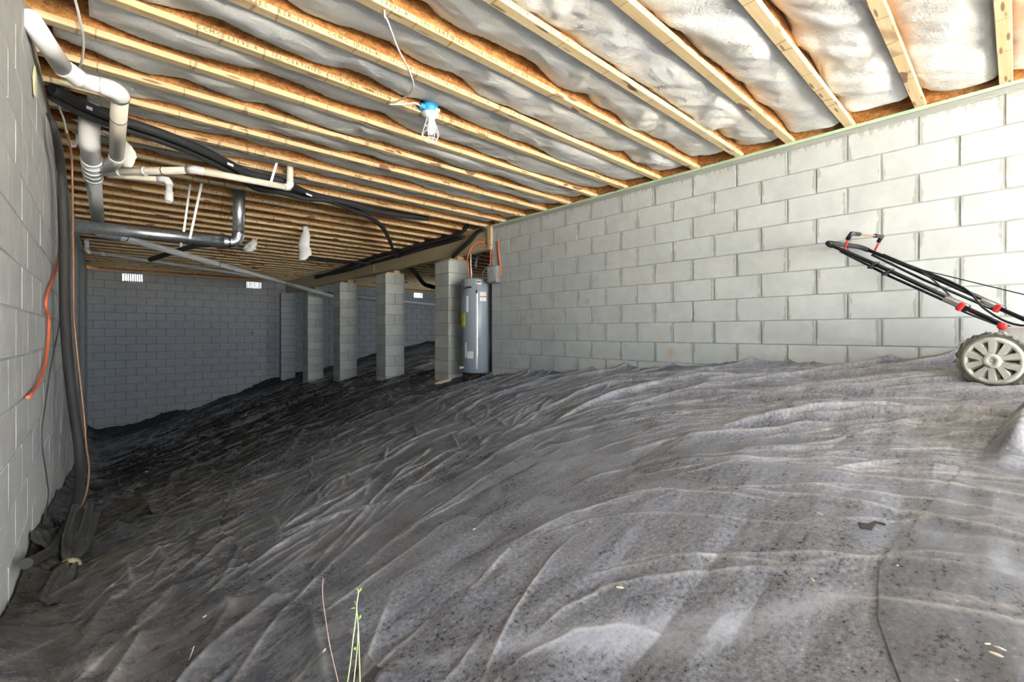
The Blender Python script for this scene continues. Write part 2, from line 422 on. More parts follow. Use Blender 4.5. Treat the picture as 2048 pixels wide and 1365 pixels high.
def samp(A, xs, ys, X, Y):
    dx = xs[1]-xs[0]; dy = ys[1]-ys[0]
    u = np.clip((X-xs[0])/dx, 0, len(xs)-1.001); v = np.clip((Y-ys[0])/dy, 0, len(ys)-1.001)
    i = u.astype(int); j = v.astype(int); a = u-i; b = v-j
    return A[j,i]*(1-a)*(1-b)+A[j,i+1]*a*(1-b)+A[j+1,i]*(1-a)*b+A[j+1,i+1]*a*b
WS = .005; wx = np.arange(-.6, 4.75, WS); wy = np.arange(-1.2, 15.35, WS)
W = np.zeros((len(wy), len(wx)), np.float32)
def sst(a, b, x): t = min(1, max(0, (x-a)/(b-a))); return t*t*(3-2*t)
def flow(x, y):
    """the film is dragged in folds that fan out round the doorway"""
    ph = math.degrees(math.atan2(x+.001, max(y, .02)))
    return R(-ph + 50 - 42*sst(40, 60, ph))
def stroke(x, y, L, wd, h, wob=.12, ang=None, crease=0, cw=.008):
    n = max(3, int(L/.13)); pts = [(x,y)]; a0 = random.uniform(-.32,.32)
    for i in range(n):
        a = (flow(x,y) if ang is None else ang)+a0; a0 += random.uniform(-wob,wob); x += L/n*math.cos(a); y += L/n*math.sin(a); pts.append((x,y))
    for i in range(n):
        (x0,y0),(x1,y1) = pts[i], pts[i+1]; m = wd*4.2
        i0 = max(0,int((min(x0,x1)-m-wx[0])/WS)); i1 = min(len(wx),int((max(x0,x1)+m-wx[0])/WS)+1)
        j0 = max(0,int((min(y0,y1)-m-wy[0])/WS)); j1 = min(len(wy),int((max(y0,y1)+m-wy[0])/WS)+1)
        if i1<=i0 or j1<=j0: continue
        gx_, gy_ = np.meshgrid(wx[i0:i1], wy[j0:j1]); dx=x1-x0; dy=y1-y0; l2=dx*dx+dy*dy
        t = np.clip(((gx_-x0)*dx+(gy_-y0)*dy)/l2, 0, 1); d = np.hypot(gx_-x0-t*dx, gy_-y0-t*dy)
        s = (i+t)/n; env = np.sin(np.pi*np.clip(s,.02,.98))**.6
        v = h*env*np.exp(-d/(wd*(.6+.4*env)))
        sub = W[j0:j1,i0:i1]; np.maximum(sub, v, out=sub)
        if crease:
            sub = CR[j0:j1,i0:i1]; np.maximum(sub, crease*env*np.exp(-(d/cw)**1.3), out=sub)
CR = np.zeros_like(W); ru = random.uniform
for k in range(230):                                              # trodden foreground: taut film, thin creases
    stroke(ru(-.3,3.4), ru(-.4,3.6), ru(.25,1.2), ru(.006,.012), ru(.003,.008), .06, crease=ru(.35,1.0), cw=ru(.003,.0055))
for k in range(26):
    stroke(ru(-.3,3.2), ru(-.6,3.4), ru(.6,1.6), ru(.012,.022), ru(.008,.016), .08, crease=ru(.5,.95), cw=.005)
for k in range(520):                                              # crumpled bank running up to the right wall
    x = ru(2.1,4.15); y = ru(.0,5.2)
    stroke(x, y, ru(.2,1.3), ru(.008,.022), ru(.006,.026), .16, crease=ru(0,.6), cw=ru(.005,.010))
for k in range(60):
    stroke(ru(2.2,4.0), ru(.3,5.0), ru(.7,2.2), ru(.025,.05), ru(.035,.07), .10, crease=ru(.4,.9), cw=.010)
for k in range(420):                                              # crumpled middle ground
    stroke(ru(-.2,3.2), ru(2.2,6.5), ru(.15,.8), ru(.007,.02), ru(.006,.026), .25, flow(1,3)+ru(-.7,.7), crease=ru(0,.6), cw=ru(.005,.011))
for k in range(560):
    stroke(ru(-.5,4.2), ru(4,15), ru(.4,2.0), ru(.012,.045), ru(.012,.05), .2, crease=ru(0,.35), cw=.012)
for k in range(300):
    stroke(ru(-.5,4.2), ru(3.6,11), ru(.2,.8), ru(.010,.025), ru(.010,.035), .3, ru(0,1.6), crease=ru(0,.35), cw=.010)
for k in range(110):                                              # foot of the left wall
    stroke(ru(-.3,.35), ru(-.3,6), ru(.3,.9), ru(.012,.035), ru(.012,.04), .2, R(ru(40,100)), crease=ru(0,.5), cw=.008)
lump = blur(np.random.rand(len(fy), len(fx))-.5, 4)*.25+blur(np.random.rand(len(fy), len(fx))-.5, 10)*.35
def wr(X, Y): return samp(W, wx, wy, X, Y)*np.clip((Y+1.15)*6, 0, 1)
def ground(X, Y):
    X = np.asarray(X, float); Y = np.asarray(Y, float)
    return samp(base, fx, fy, X, Y)+samp(lump, fx, fy, X, Y)
def gz_at(x, y, wrk=True): 
    X = np.array([[x]]); Y = np.array([[y]]); return float(ground(X,Y)[0,0]+(wr(X,Y)[0,0] if wrk else 0))

# ------------------------------------------------------------------ the setting
X_, Y_ = np.meshgrid(np.arange(XL-.25, 11.2, .25), np.arange(YN-.2, YF+.3, .25))
prop(link('floor', grid_mesh('floor', X_, Y_, ground(X_,Y_)-.09, M['soil'])), 'bare soil under the plastic sheeting', kind='structure')
lx, ly = np.meshgrid(np.linspace(-14,18,20), np.linspace(-24,YN-.02,20))
prop(link('ground_outside', grid_mesh('ground_outside', lx, ly, lx*0-.75, M['grass'])), 'pale gravelly ground outside the doorway', kind='structure')

def block_mesh(name, L, mat, H=BH-.008, D=.09, c=.003):
    return MB().bbox((-L/2, -.002, -H/2), (L/2, D, H/2), c).mesh(name, mat)
def lay(wall, M4, u0, u1, z0, z1, u_joint, mat, mesh_pool, zlow=None, holes=(), limit=300, key=None, joint=.009):
    """courses of blocks on a wall; local u along the wall, M4 maps (u, z) to a matrix"""
    todo = []; i = 0; top = ZC+BH
    while top > z0:
        zb = top-BH; par = round((ZC-zb)/BH) % 2
        u = u_joint - math.ceil((u_joint-u0)/BL)*BL - BL + (BL/2 if par else 0)
        while u < u1:
            a = max(u, u0); b = min(u+BL, u1)
            if b-a > .05 and (zlow is None or top > zlow((a+b)/2)-.05):
                if not any(a < h1-.01 and b > h0+.01 and abs(zb-hz) < .05 for h0,h1,hz in holes): todo.append((a,b,zb))
                else:
                    for h0,h1,hz in holes:
                        if abs(zb-hz) < .05:
                            if a < h0-.03 < b: todo.append((a,h0,zb))
                            if a < h1+.03 < b and b-h1 > .04: todo.append((h1,b,zb))
            u += BL
        top -= BH
    if key: todo.sort(key=key)
    rest = MB()
    for n, (a,b,zb) in enumerate(todo):
        L = round((b-a)-joint, 3)
        if n < limit:
            if L not in mesh_pool: mesh_pool[L] = block_mesh('block', L, mat)
            o = link('block', mesh_pool[L], wall); o.matrix_local = M4((a+b)/2, zb+BH/2) @ Matrix.Translation((0, random.uniform(-.0015,.0015), 0))
        else: rest.bbox((-L/2,-.004,-(BH-.008)/2), (L/2,.09,(BH-.008)/2), .004, M4((a+b)/2, zb+BH/2))
    if rest.v: prop(rest.build('distant_blocks', mat, wall), kind='stuff')
# right wall: face X = XR, blocks look towards -X
def M_right(u, z): return Matrix(((0,1,0,XR),(-1,0,0,u),(0,0,1,z),(0,0,0,1)))
wallR = prop(MB().box((XR+.0015,YN,-1.2),(XR+.2,YE,ZS)).build('wall_right', M['mortar']), 'pale painted concrete block wall on the right', kind='structure')
zlR = lambda u: gz_at(XR-.1, u, False)-.1
lay(wallR, M_right, YN, YE-.19, -1.0, 1.5, 4.727+BL/2, M['block'], {}, zlR, joint=.010)
poolE = {}
for i in range(14):                                               # end of the crossing wall, one block deep
    zb = ZC+BH-(i+1)*BH
    if zb < -.95: break
    if .182 not in poolE: poolE[.182] = block_mesh('block', .182, M['block'])
    link('block', poolE[.182], wallR).matrix_local = M_right(YE-.092, zb+BH/2)
MB().bbox((XR-.003,YN,ZC+BH+.002),(XR+.19,YE,ZS-.001),.004).build('mortar_cap', M['block'], wallR)
MB().box((XR+.2,YE-.2,-1.2),(11,YE,ZS)).build('return_wall', M['wall_plain'], wallR)
# left wall
def M_left(u, z): return Matrix(((0,-1,0,XL),(1,0,0,u),(0,0,1,z),(0,0,0,1)))
wallL = prop(MB().box((XL-.2,YN,-3.2),(XL-.003,7.0,ZS)).build('wall_left', M['mortar_side']), 'greyish painted block wall on the left', kind='structure')
lay(wallL, M_left, 1.4, 7.0, -2.1, 1.5, 2.6, M['block_side'], {}, lambda u: gz_at(XL+.1,u,False)-.1)
MB().box((XL-.2,YN,-2),(XL,1.395,ZS)).build('near_stretch', M['wall_left_far'], wallL)
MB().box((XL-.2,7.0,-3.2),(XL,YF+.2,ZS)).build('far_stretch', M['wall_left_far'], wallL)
MB().box((XL-.2,1.395,ZC+BH),(XL-.001,7.0,ZS)).build('mortar_cap', M['block_side'], wallL)
# far wall with three vent openings
VX = [P(266,555,Y=YF).x, P(508,570,Y=YF).x, P(836,594,Y=YF).x]; VZ = ZC
holes = [(x-.203,x+.203,VZ) for x in VX]
mb = MB(); mb.box((XL-.2,YF+.006,-3.2),(11,YF+.2,VZ)); mb.box((XL-.2,YF+.006,VZ+BH),(11,YF+.2,ZS))
e = [XL-.2]+[v for h in holes for v in h[:2]]+[11]
for a, b in zip(e[::2], e[1::2]): mb.box((a,YF+.006,VZ),(b,YF+.2,VZ+BH))
wallF = prop(mb.build('wall_far', M['mortar_dark']), 'dark grey concrete block wall at the back', kind='structure')
def M_far(u, z): return Matrix(((1,0,0,u),(0,1,0,YF),(0,0,1,z),(0,0,0,1)))
zlF = lambda u: gz_at(u, YF-.1, False)-.05
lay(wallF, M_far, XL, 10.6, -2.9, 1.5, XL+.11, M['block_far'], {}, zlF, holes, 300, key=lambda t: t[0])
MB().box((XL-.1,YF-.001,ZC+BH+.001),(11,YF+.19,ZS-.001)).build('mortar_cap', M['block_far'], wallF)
# pilaster under the far end of the girder
pilM = {}
pil = MB().box((4.03,YF-.19,-2.2),(4.43,YF,1.2)).build('pilaster', M['mortar_dark'], wallF)
for i in range(17):
    zb = ZC-.1-(i+1)*BH
    if .40 not in pilM: pilM[.40] = MB().bbox((-.203,-.005,-.096),(.203,.19,.096),.004).mesh('block', M['block_far'])
    link('block', pilM[.40], pil, (4.23,YF-.195,zb+BH/2))
prop(MB().box((10.8,YE,-1.2),(11,10.6,ZS)).box((10.8,10.6,-1.2),(11,12.2,.2)).box((10.8,10.6,1.25),(11,12.2,ZS)).box((10.8,12.2,-1.2),(11,YF+.2,ZS)).build('wall_side', M['wall_plain']), 'block wall beyond the girder', kind='structure')  # wall out of view; its opening is added to light the back end
a,b,c,d,yn = DOOR
mb = MB().box((XL-.2,yn-.2,-1.6),(a,yn,ZS)).box((b,yn-.2,-1.6),(XR+.2,yn,ZS)).box((a,yn-.2,d),(b,yn,ZS))
prop(mb.build('wall_near', M['wall_left_far']), 'block wall with the doorway behind the camera', kind='structure')

# ------------------------------------------------------------------ ceiling: subfloor, joists, rim, sill
ZT = ZJ+.241                                                       # underside of the subfloor
ceil = prop(MB().box((XL-.2,YN-.2,ZT),(11.2,YF+.2,ZT+.02)).build('ceiling', M['osb']), 'orange strand board subfloor above the joists', kind='structure')
prop(MB().box((XR-.004,YN,ZS),(XR+.14,YE,ZJ)).build('trim_1', M['green_gasket']), 'pale green sill gasket on top of the right wall', kind='structure')
prop(MB().box((XL-.14,YN,ZS),(XL,YF,ZJ)).box((XL-.14,YF+.0,ZS),(11,YF+.14,ZJ)).build('trim_2', M['rawwood']), 'wooden sill on the left and back walls', kind='structure')
prop(MB().box((XR+.05,YN,ZJ),(XR+.08,YE,ZT)).build('trim_3', M['osb']), 'orange strand board rim above the right wall', kind='structure')
prop(MB().box((XL-.14,YN,ZJ),(XL-.1,YF,ZT)).box((XL-.1,YF+.06,ZJ),(11,YF+.09,ZT)).box((XL-.1,YN-.19,ZJ),(11,YN-.15,ZT)).box((10.9,YE,ZJ),(10.95,YF,ZT)).box((XR+.08,YE-.06,ZS),(11,YE-.02,ZT)).build('trim_4', M['osb']), 'strand board rim round the other walls', kind='structure')
FW, FH = .060, .036                                                # flange
pool = {}
def joist_parts(x0, x1):
    L = round(x1-x0, 3)
    if L not in pool:
        pool[L] = (MB().bbox((0,-FW/2,0),(L,FW/2,FH),.003).mesh('joist', M['lumber']),
                   MB().box((0,-.005,FH-.004),(L,.005,.241-FH+.004)).mesh('web', M['osb']),
                   MB().box((0,-FW/2,.241-FH),(L,FW/2,.240)).mesh('top_flange', M['lumber']))
    return pool[L]
TXT = ['ICC-ES  ESR-1153   CCMC 13132-R   SFI CERTIFIED SOURCING  SFI-00008   07:55 AM 21 11/23',
       'CCMC 13132-R   SFI CERTIFIED SOURCING  SFI-00008   ICC-ES  ESR-1153   11-23-21   07:55',
       'APA  PRI-400   ESR-1153   CCMC 13132-R   SFI CERTIFIED SOURCING   07:56 AM 21 11/23']
def text_mesh(s, size):
    cu = bpy.data.curves.new('t', 'FONT'); cu.body = s; cu.size = size; cu.space_character = 1.5; cu.space_word = 1.6; cu.resolution_u = 1
    o = bpy.data.objects.new('t', cu); COL.objects.link(o)
    me = bpy.data.meshes.new_from_object(o.evaluated_get(bpy.context.evaluated_depsgraph_get()))
    bpy.data.objects.remove(o); me.materials.clear(); me.materials.append(M['ink']); me.name = 'lettering'
    return me
tms = [text_mesh(t, .030) for t in TXT]
joists = []
for k in range(-10, NJ):
    y = JY0+k*JP
    if y > YF-.06: break
    x0, x1 = XL-.09, (XR+.05 if y < YE+.02 else 10.85)
    a, b, c = joist_parts(x0, x1)
    j = link('joist', a, ceil, (x0, y, ZJ)); joists.append(y)
    link('web', b, j); link('top_flange', c, j)
    if k in (1,3,4,5,6,7,12,15,17):
        o = link('lettering', tms[k % 3], j, (random.uniform(.6,1.1) if k > 2 else 2.9, -FW/2-.0008, .009)); o.rotation_euler = (R(90),0,0)
# girder line: bearing plate between girder and joists
# ------------------------------------------------------------------ insulation batts
ones = ['','first','second','third','fourth','fifth','sixth','seventh','eighth','ninth','tenth','eleventh','twelfth','thirteenth','fourteenth','fifteenth','sixteenth','seventeenth','eighteenth','nineteenth']
def ordinal(n): return ones[n] if n < 20 else {20:'twentieth',30:'thirtieth',40:'fortieth'}.get(n) or {2:'twenty',3:'thirty'}[n//10]+'-'+ones[n%10]
rs = np.random.RandomState(11)
def vnoise(t, n, amp):
    c = rs.rand(n+4); i = np.clip((t*n).astype(int), 0, n); f = t*n-i; f = f*f*(3-2*f); return (c[i]*(1-f)+c[i+1]*f)*amp
def batt(y0, y1, x0, x1, far, up=0.0):
    nx = int((x1-x0)/(.022 if not far else .05)); ny = 17 if not far else 9
    u = np.linspace(0,1,nx); v = np.linspace(-1,1,ny); U, Vv = np.meshgrid(u, v, indexing='ij')
    Xs = x0+U*(x1-x0); Ys = (y0+y1)/2+Vv*((y1-y0)/2)
    # pillows along the batt, each hanging between pinched spots
    edges = [0.0]
    while edges[-1] < x1-x0: edges.append(edges[-1]+rs.uniform(.28,.95))
    xs = u*(x1-x0); pil_ = np.zeros(nx); lift = np.zeros(nx); tilt = np.zeros(nx); off = np.zeros(nx)
    for a, b in zip(edges[:-1], edges[1:]):
        m = (xs>=a)&(xs<=b); s = (xs[m]-a)/(b-a)
        pil_[m] = (np.sin(np.pi*np.clip(s,0,1)**.7))**.45*rs.uniform(.6,1.15)
        lift[m] = rs.uniform(.02,.11)*(.30+.9*np.abs(2*s-1)**1.4)+rs.uniform(0,.04); off[m] = rs.uniform(-.006,.006)
    sm = lambda q, n_: np.convolve(np.pad(q, n_, mode='edge'), np.ones(2*n_+1)/(2*n_+1), 'valid')
    lift = sm(lift, 3); off = sm(off, 3); pil_ = sm(pil_, 2)
    c1_ = vnoise(u, int(2*(x1-x0)), .3)-.15; sh = Vv*c1_[:,None]*.9+.05*np.sin(Vv*2.5+rs.rand()*6)
    XS = Xs-x0+sh; PL = np.interp(XS, xs, pil_); OF = np.interp(XS, xs, off); LF = np.interp(XS*.9+sh*.5, xs, lift)
    dp = .020+vnoise(u, int(2*(x1-x0)), .020)
    farside = np.clip(Vv*.62+.38,0,1)**2.6; nearside = np.clip(-Vv,0,1)**5
    fz = rs.rand(nx,ny); fz = (fz+np.roll(fz,1,0)+np.roll(fz,-1,0)+np.roll(fz,2,0)+np.roll(fz,1,1)+np.roll(fz,-1,1))/6-.5
    Z = ZJ+.042+up+OF-dp[:,None]*PL+farside*LF*.95+nearside*.05+fz*.012
    Z += (rs.rand(nx,ny)-.5)*.004
    q1 = np.sin(Xs*9+Vv*2.2+rs.rand()*9)*np.sin(Xs*23+Vv*3+rs.rand()*9)*.004; Z += q1*(1-np.abs(Vv)**3)
    jag = sm(rs.rand(nx), 1)*.02; Z[:,-1] += jag*1.2; Z[:,-2] += jag*.5
    Z = np.minimum(Z, ZT-.02)
    if far: Z[:,0] = np.maximum(Z[:,0], ZJ+.06)
    n, m = Xs.shape
    top = np.full_like(Z, ZT-.006)
    V = np.concatenate([np.stack([Xs,Ys,Z],-1).reshape(-1,3), np.stack([Xs,Ys,top],-1).reshape(-1,3)])
    i = np.arange(n*m).reshape(n,m); o = n*m
    Q = [np.stack([i[:-1,:-1],i[:-1,1:],i[1:,1:],i[1:,:-1]],-1).reshape(-1,4)]
    for A in (i[:,0], i[::-1,-1], i[0,::-1], i[-1,:]):
        Q.append(np.stack([A[:-1],A[1:],A[1:]+o,A[:-1]+o],-1))
    Q.append(np.stack([i[:-1,:-1],i[1:,:-1],i[1:,1:],i[:-1,1:]],-1).reshape(-1,4)+o)
    return V, np.concatenate(Q)
def place_batt(k, x0, x1, label, far=False, group='fibreglass batts between the joists'):
    y0 = JY0+k*JP+.006; y1 = JY0+(k+1)*JP-.006
    V, Q = batt(y0, y1, x0, x1, far, .0 if k < 10 else (.012 if k < 13 else .05))
    ctr = np.array([(x0+x1)/2, (y0+y1)/2, ZT]); me = bulk_mesh('insulation_batt', V-ctr, Q, M['insul'])
    prop(link('insulation_batt', me, None, tuple(ctr)), label, 'insulation', group)
for k in range(-1, 14):
    place_batt(k, XL+random.uniform(.05,.25), XR-random.uniform(.02,.16) if k < 12 else 4.1,
               f'white fibreglass batt sagging in the {ordinal(k+2)} joist bay counted from the right edge')
for k in range(-10, -1): place_batt(k, XL+.1, XR-.08, 'white fibreglass batt in a joist bay beyond the right edge', True, 'batts beyond the right edge')
for k in range(14, NJ-1):
    if JY0+(k+1)*JP > YF-.05: break
    place_batt(k, XL+.1, 10.7 if k > 13 else 4.1, f'dim white fibreglass batt in the {ordinal(k+2)} joist bay counted from the right edge', True)

# ------------------------------------------------------------------ girder and piers
g = empty('girder', (4.26, 10, GZ0)); prop(g, 'long pale timber girder carried on the block piers', 'beam')
MB().bbox((GX0-4.26,YE-.02-10,0),(GX1-4.26,YF-.01-10,GZ1-GZ0),.004).build('beam', M['beam'], g)
MB().box((GX0-4.26,YE-.02-10,GZ1-GZ0),(GX1-4.26,YF-.01-10,ZJ-GZ0-.001)).build('bearing_plate', M['rawwood'], g)
MB().box((GX0-.012-4.26,8.94-10,.0),(GX0-4.26-.001,8.99-10,GZ1-GZ0)).build('splice_cleat', M['beam'], g)
PY = [6.0, 8.148, 10.416, 12.61]
plab = ['nearest grey block pier beside the water heater','second grey block pier from the water heater','third grey block pier from the water heater','farthest grey block pier from the water heater, under the girder']
pa = MB().bbox((-.200,-.0985,-.0965),(.200,.0985,.0965),.005).mesh('block', M['block_pier'])
for y, lab in zip(PY, plab):
    gz0 = gz_at(4.06, y, False)-.2; cx, cy = 4.26, y+.2; zt = 1.150
    pr = empty('block_pier', (cx, cy, gz0)); prop(pr, lab, 'pier', 'block piers under the girder')
    MB().box((-.194,-.194,0),(.194,.194,zt-gz0-.005)).build('mortar_core', M['mortar'], pr)
    i = 0; z = zt
    while z-BH > gz0-.05:
        for s in (-1,1):
            o = link('block', pa, pr)
            o.rotation_euler = (0,0,0 if i%2 else R(90)); off = Vector((0,s*.102,0)) if i%2 else Vector((s*.102,0,0))
            o.location = off+Vector((random.uniform(-.004,.004),random.uniform(-.004,.004),z-BH/2-gz0))
        z -= BH; i += 1
    MB().bbox((-.17,-.19,zt-gz0-.006),(.19,.15,zt+.022-gz0),.003).build('cap_board', M['rawwood'], pr)
    MB().bbox((.0,-.17,zt+.022-gz0),(.12,.10,GZ0-gz0),.003).build('shim_block', M['rawwood'], pr)

# ------------------------------------------------------------------ plastic sheeting on the ground
def steps(*a):
    """steps(x0, res, x1, res, x2 ...) -> graded coordinates"""
    out = [np.array([a[0]])]
    for i in range(0, len(a)-2, 2):
        n = max(1, round((a[i+2]-a[i])/a[i+1])); out.append(np.linspace(a[i], a[i+2], n+1)[1:])
    return np.concatenate(out)
def sheet(name, xs, ys, lift, mat, label, group=None, edge=None, amp=1.0, hem=None):
    X, Y = np.meshgrid(xs, ys)
    if edge: X, Y = edge(X, Y, xs, ys)
    Z = ground(X, Y)+wr(X, Y)*amp+lift
    if hem is not None: Z = Z+hem(X, Y)
    me = grid_mesh(name, X, Y, Z, mat)
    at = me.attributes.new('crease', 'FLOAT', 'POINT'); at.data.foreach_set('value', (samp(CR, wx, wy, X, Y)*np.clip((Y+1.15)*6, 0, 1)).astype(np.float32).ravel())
    o = link(name, me); prop(o, label, 'plastic sheet', group); return o
def wav(t, s, a): return a*(np.sin(t*3.1*s+1)+.6*np.sin(t*7.7*s+2)+.4*np.sin(t*17*s))
def up_wall(X, Y, wall, h, reach): return np.clip(1-np.abs(X-wall)/reach, 0, 1)**1.6*h
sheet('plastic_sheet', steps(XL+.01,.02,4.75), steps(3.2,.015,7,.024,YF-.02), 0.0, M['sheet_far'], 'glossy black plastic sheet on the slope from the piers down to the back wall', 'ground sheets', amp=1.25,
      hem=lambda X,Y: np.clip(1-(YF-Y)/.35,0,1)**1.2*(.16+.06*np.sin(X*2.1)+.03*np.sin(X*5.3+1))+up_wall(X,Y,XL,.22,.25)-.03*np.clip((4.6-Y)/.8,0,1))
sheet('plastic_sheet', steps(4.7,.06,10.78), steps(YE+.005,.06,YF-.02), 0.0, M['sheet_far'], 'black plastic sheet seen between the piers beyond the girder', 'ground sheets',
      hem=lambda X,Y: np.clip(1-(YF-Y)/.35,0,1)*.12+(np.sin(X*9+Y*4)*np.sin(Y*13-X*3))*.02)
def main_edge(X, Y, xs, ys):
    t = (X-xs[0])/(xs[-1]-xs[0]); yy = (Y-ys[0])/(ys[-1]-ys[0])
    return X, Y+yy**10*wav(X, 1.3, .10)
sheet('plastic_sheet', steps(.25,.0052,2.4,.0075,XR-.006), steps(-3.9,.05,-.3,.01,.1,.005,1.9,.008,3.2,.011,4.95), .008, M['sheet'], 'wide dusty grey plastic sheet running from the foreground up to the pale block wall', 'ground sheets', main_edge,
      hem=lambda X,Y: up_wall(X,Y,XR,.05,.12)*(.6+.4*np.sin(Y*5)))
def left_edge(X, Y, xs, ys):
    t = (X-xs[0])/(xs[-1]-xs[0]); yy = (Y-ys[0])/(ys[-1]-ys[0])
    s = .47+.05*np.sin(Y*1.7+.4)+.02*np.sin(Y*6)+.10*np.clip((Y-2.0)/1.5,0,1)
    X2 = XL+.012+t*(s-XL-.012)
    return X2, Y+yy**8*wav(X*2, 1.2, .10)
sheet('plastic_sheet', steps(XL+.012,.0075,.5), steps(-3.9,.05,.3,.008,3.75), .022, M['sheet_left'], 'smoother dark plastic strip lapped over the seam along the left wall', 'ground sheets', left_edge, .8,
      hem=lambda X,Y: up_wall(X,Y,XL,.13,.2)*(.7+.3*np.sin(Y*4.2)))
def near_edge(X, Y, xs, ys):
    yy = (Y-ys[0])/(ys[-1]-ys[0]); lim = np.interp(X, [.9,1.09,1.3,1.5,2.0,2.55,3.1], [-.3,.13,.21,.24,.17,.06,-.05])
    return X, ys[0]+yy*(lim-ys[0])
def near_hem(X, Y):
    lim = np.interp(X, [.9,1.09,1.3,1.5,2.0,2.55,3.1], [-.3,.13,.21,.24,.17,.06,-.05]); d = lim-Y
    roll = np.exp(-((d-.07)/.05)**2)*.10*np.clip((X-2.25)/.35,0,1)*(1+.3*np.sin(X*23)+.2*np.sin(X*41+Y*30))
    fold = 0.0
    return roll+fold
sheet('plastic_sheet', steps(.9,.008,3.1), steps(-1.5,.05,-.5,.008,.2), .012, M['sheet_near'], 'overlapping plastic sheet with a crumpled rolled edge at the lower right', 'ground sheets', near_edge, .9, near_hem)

# ------------------------------------------------------------------ vents
vl = ['bright slatted vent nearest the left wall, high on the dark back wall','bright slatted vent high on the back wall left of the piers','small bright vent seen between the piers right of the girder']
for x, lab in zip(VX, vl):
    v = empty('foundation_vent', (x, YF, VZ+BH/2)); prop(v, lab, 'vent', 'vents in the back wall')
    mb = MB(); W2, H2 = .2, .098
    for a, b in (((-W2,-.012,-H2),(W2,.03,-H2+.016)),((-W2,-.012,H2-.016),(W2,.03,H2)),((-W2,-.012,-H2+.016),(-W2+.016,.03,H2-.016)),((W2-.016,-.012,-H2+.016),(W2,.03,H2-.016))): mb.box(a,b)
    mb.build('frame', M['white'], v)
    for i in range(8): MB().box((-.158+i*.045-.014,.0,-H2+.016),(-.158+i*.045+.014,.02,H2-.016)).build('slat', M['white'], v)
    MB().box((-.19,-.05,H2+.002),(.12,-.012,H2+.008)).build('flap', M['rawwood'], v)

# ------------------------------------------------------------------ drain pipes
def ring(mb, p, d, r, w_=.014, t=.005):
    Mx = frame(p, d); mb.lathe([(r-.001,-w_/2),(r+t,-w_/2),(r+t,w_/2),(r-.001,w_/2)], 20, Mx)
def pipe_part(name, pts, r, mat, parent, n=16): return MB().tube([Vector(p)-parent.location for p in pts], r, n).build(name, mat, parent)
dr = empty('drain_line', (-.05,5.0,1.35)); prop(dr, 'white plastic drain line with ribbed wye fittings along the left wall', 'pipe')
A0 = P(183,243,Z=1.46); A1 = P(184,330,Z=1.35); A2 = P(198,462,Z=1.24)
dirA = (A2-A1).normalized()
pipe_part('main_pipe', [A1-dirA*.15, A2], .055, M['pvc_old'], dr, 20)
pipe_part('end_fitting', spline([A1-dirA*.12, A1-dirA*.40, A1-dirA*.52+Vector((0,0,.03)), A1-dirA*.58+Vector((0,0,.28))],5), .060, M['pvc'], dr, 20)
mb = MB(); mb.tube([A1-dirA*.16-dr.location, A1+dirA*.34-dr.location], .061, 20); mb.build('wye_body', M['pvc'], dr)
for i in range(5):
    mb = MB(); ring(mb, A1+dirA*(-.14+.11*i)-dr.location, dirA, .061, .016, .007); mb.build('collar', M['white'], dr)
B0 = P(30,28,Z=1.46); B1 = P(125,135,Z=1.44); B2 = P(160,160,Z=1.43); B3 = P(240,183,Z=1.42); B4 = P(233,318,Z=1.345); B5 = A1+Vector((.05,.05,0))
B0.x = max(B0.x, XL+.02)
c1 = bend(B1,B3,B4,.09)
pipe_part('branch_pipe', [B0,B1], .045, M['pvc'], dr); pipe_part('elbow', spline([B1,(B1+B2)/2+Vector((0,0,.004)),B2],4), .050, M['pvc'], dr)
pipe_part('branch_pipe', [B2,B2.lerp(B3,.55)], .045, M['pvc'], dr)
pipe_part('elbow', [B2.lerp(B3,.5)]+bend(B2,B3,B4,.07), .050, M['pvc'], dr)
pipe_part('branch_pipe', [B3.lerp(B4,.08),B4], .044, M['pvc_cream'], dr)
pipe_part('elbow', [B4.lerp(B3,.05)]+bend(B3,B4+(B4-B3).normalized()*.05,B5,.06)+[B5], .048, M['pvc'], dr)
mb = MB(); ring(mb, B3.lerp(B4,.33)-dr.location, B4-B3, .044, .006, .003); mb.build('marker_band', M['greywire'], dr)
C0 = P(205,345,Z=1.33); C1 = P(390,340,Z=1.36); C2 = P(580,376,Z=1.40)
up = C2+Vector((0,0,.16))
pipe_part('arm_pipe', [C0-(C1-C0)*.12,C1], .030, M['pvc_cream'], dr); pipe_part('arm_pipe', [C1,C2], .030, M['pvc_cream'], dr)
pipe_part('coupling', [C1-(C1-C0).normalized()*.06, C1, C1+(C2-C1).normalized()*.06], .035, M['pvc'], dr)
pipe_part('elbow', bend(C1,C2,up,.055), .035, M['pvc'], dr); pipe_part('riser', [C2+Vector((0,0,.04)),up+Vector((0,0,.14))], .030, M['pvc_cream'], dr)
for t in (.18,.45): mb = MB(); ring(mb, C0.lerp(C1,t)-dr.location, C1-C0, .030, .02, .006); mb.build('collar', M['white'], dr)
mb = MB(); ring(mb, C0.lerp(C1,.65)-dr.location, C1-C0, .030, .006, .003); mb.build('marker_band', M['greywire'], dr)
D0 = P(215,351,Z=1.31); D1 = P(338,360,Z=1.30); D2 = D1+Vector((0,0,-.16))
pipe_part('trap_arm', [D0,D1], .024, M['pvc_cream'], dr); pipe_part('elbow', [D1-(D1-D0).normalized()*.08]+bend(D0,D1,D2,.045), .030, M['pvc'], dr)
pipe_part('trap_tail', [D1+Vector((0,0,-.03)),D1+Vector((0,0,-.12))], .024, M['pvc_old'], dr)
q = [D1+Vector((0,0,-.10)),D1+Vector((0,0,-.17)),D1+Vector((-.005,-.01,-.19))]
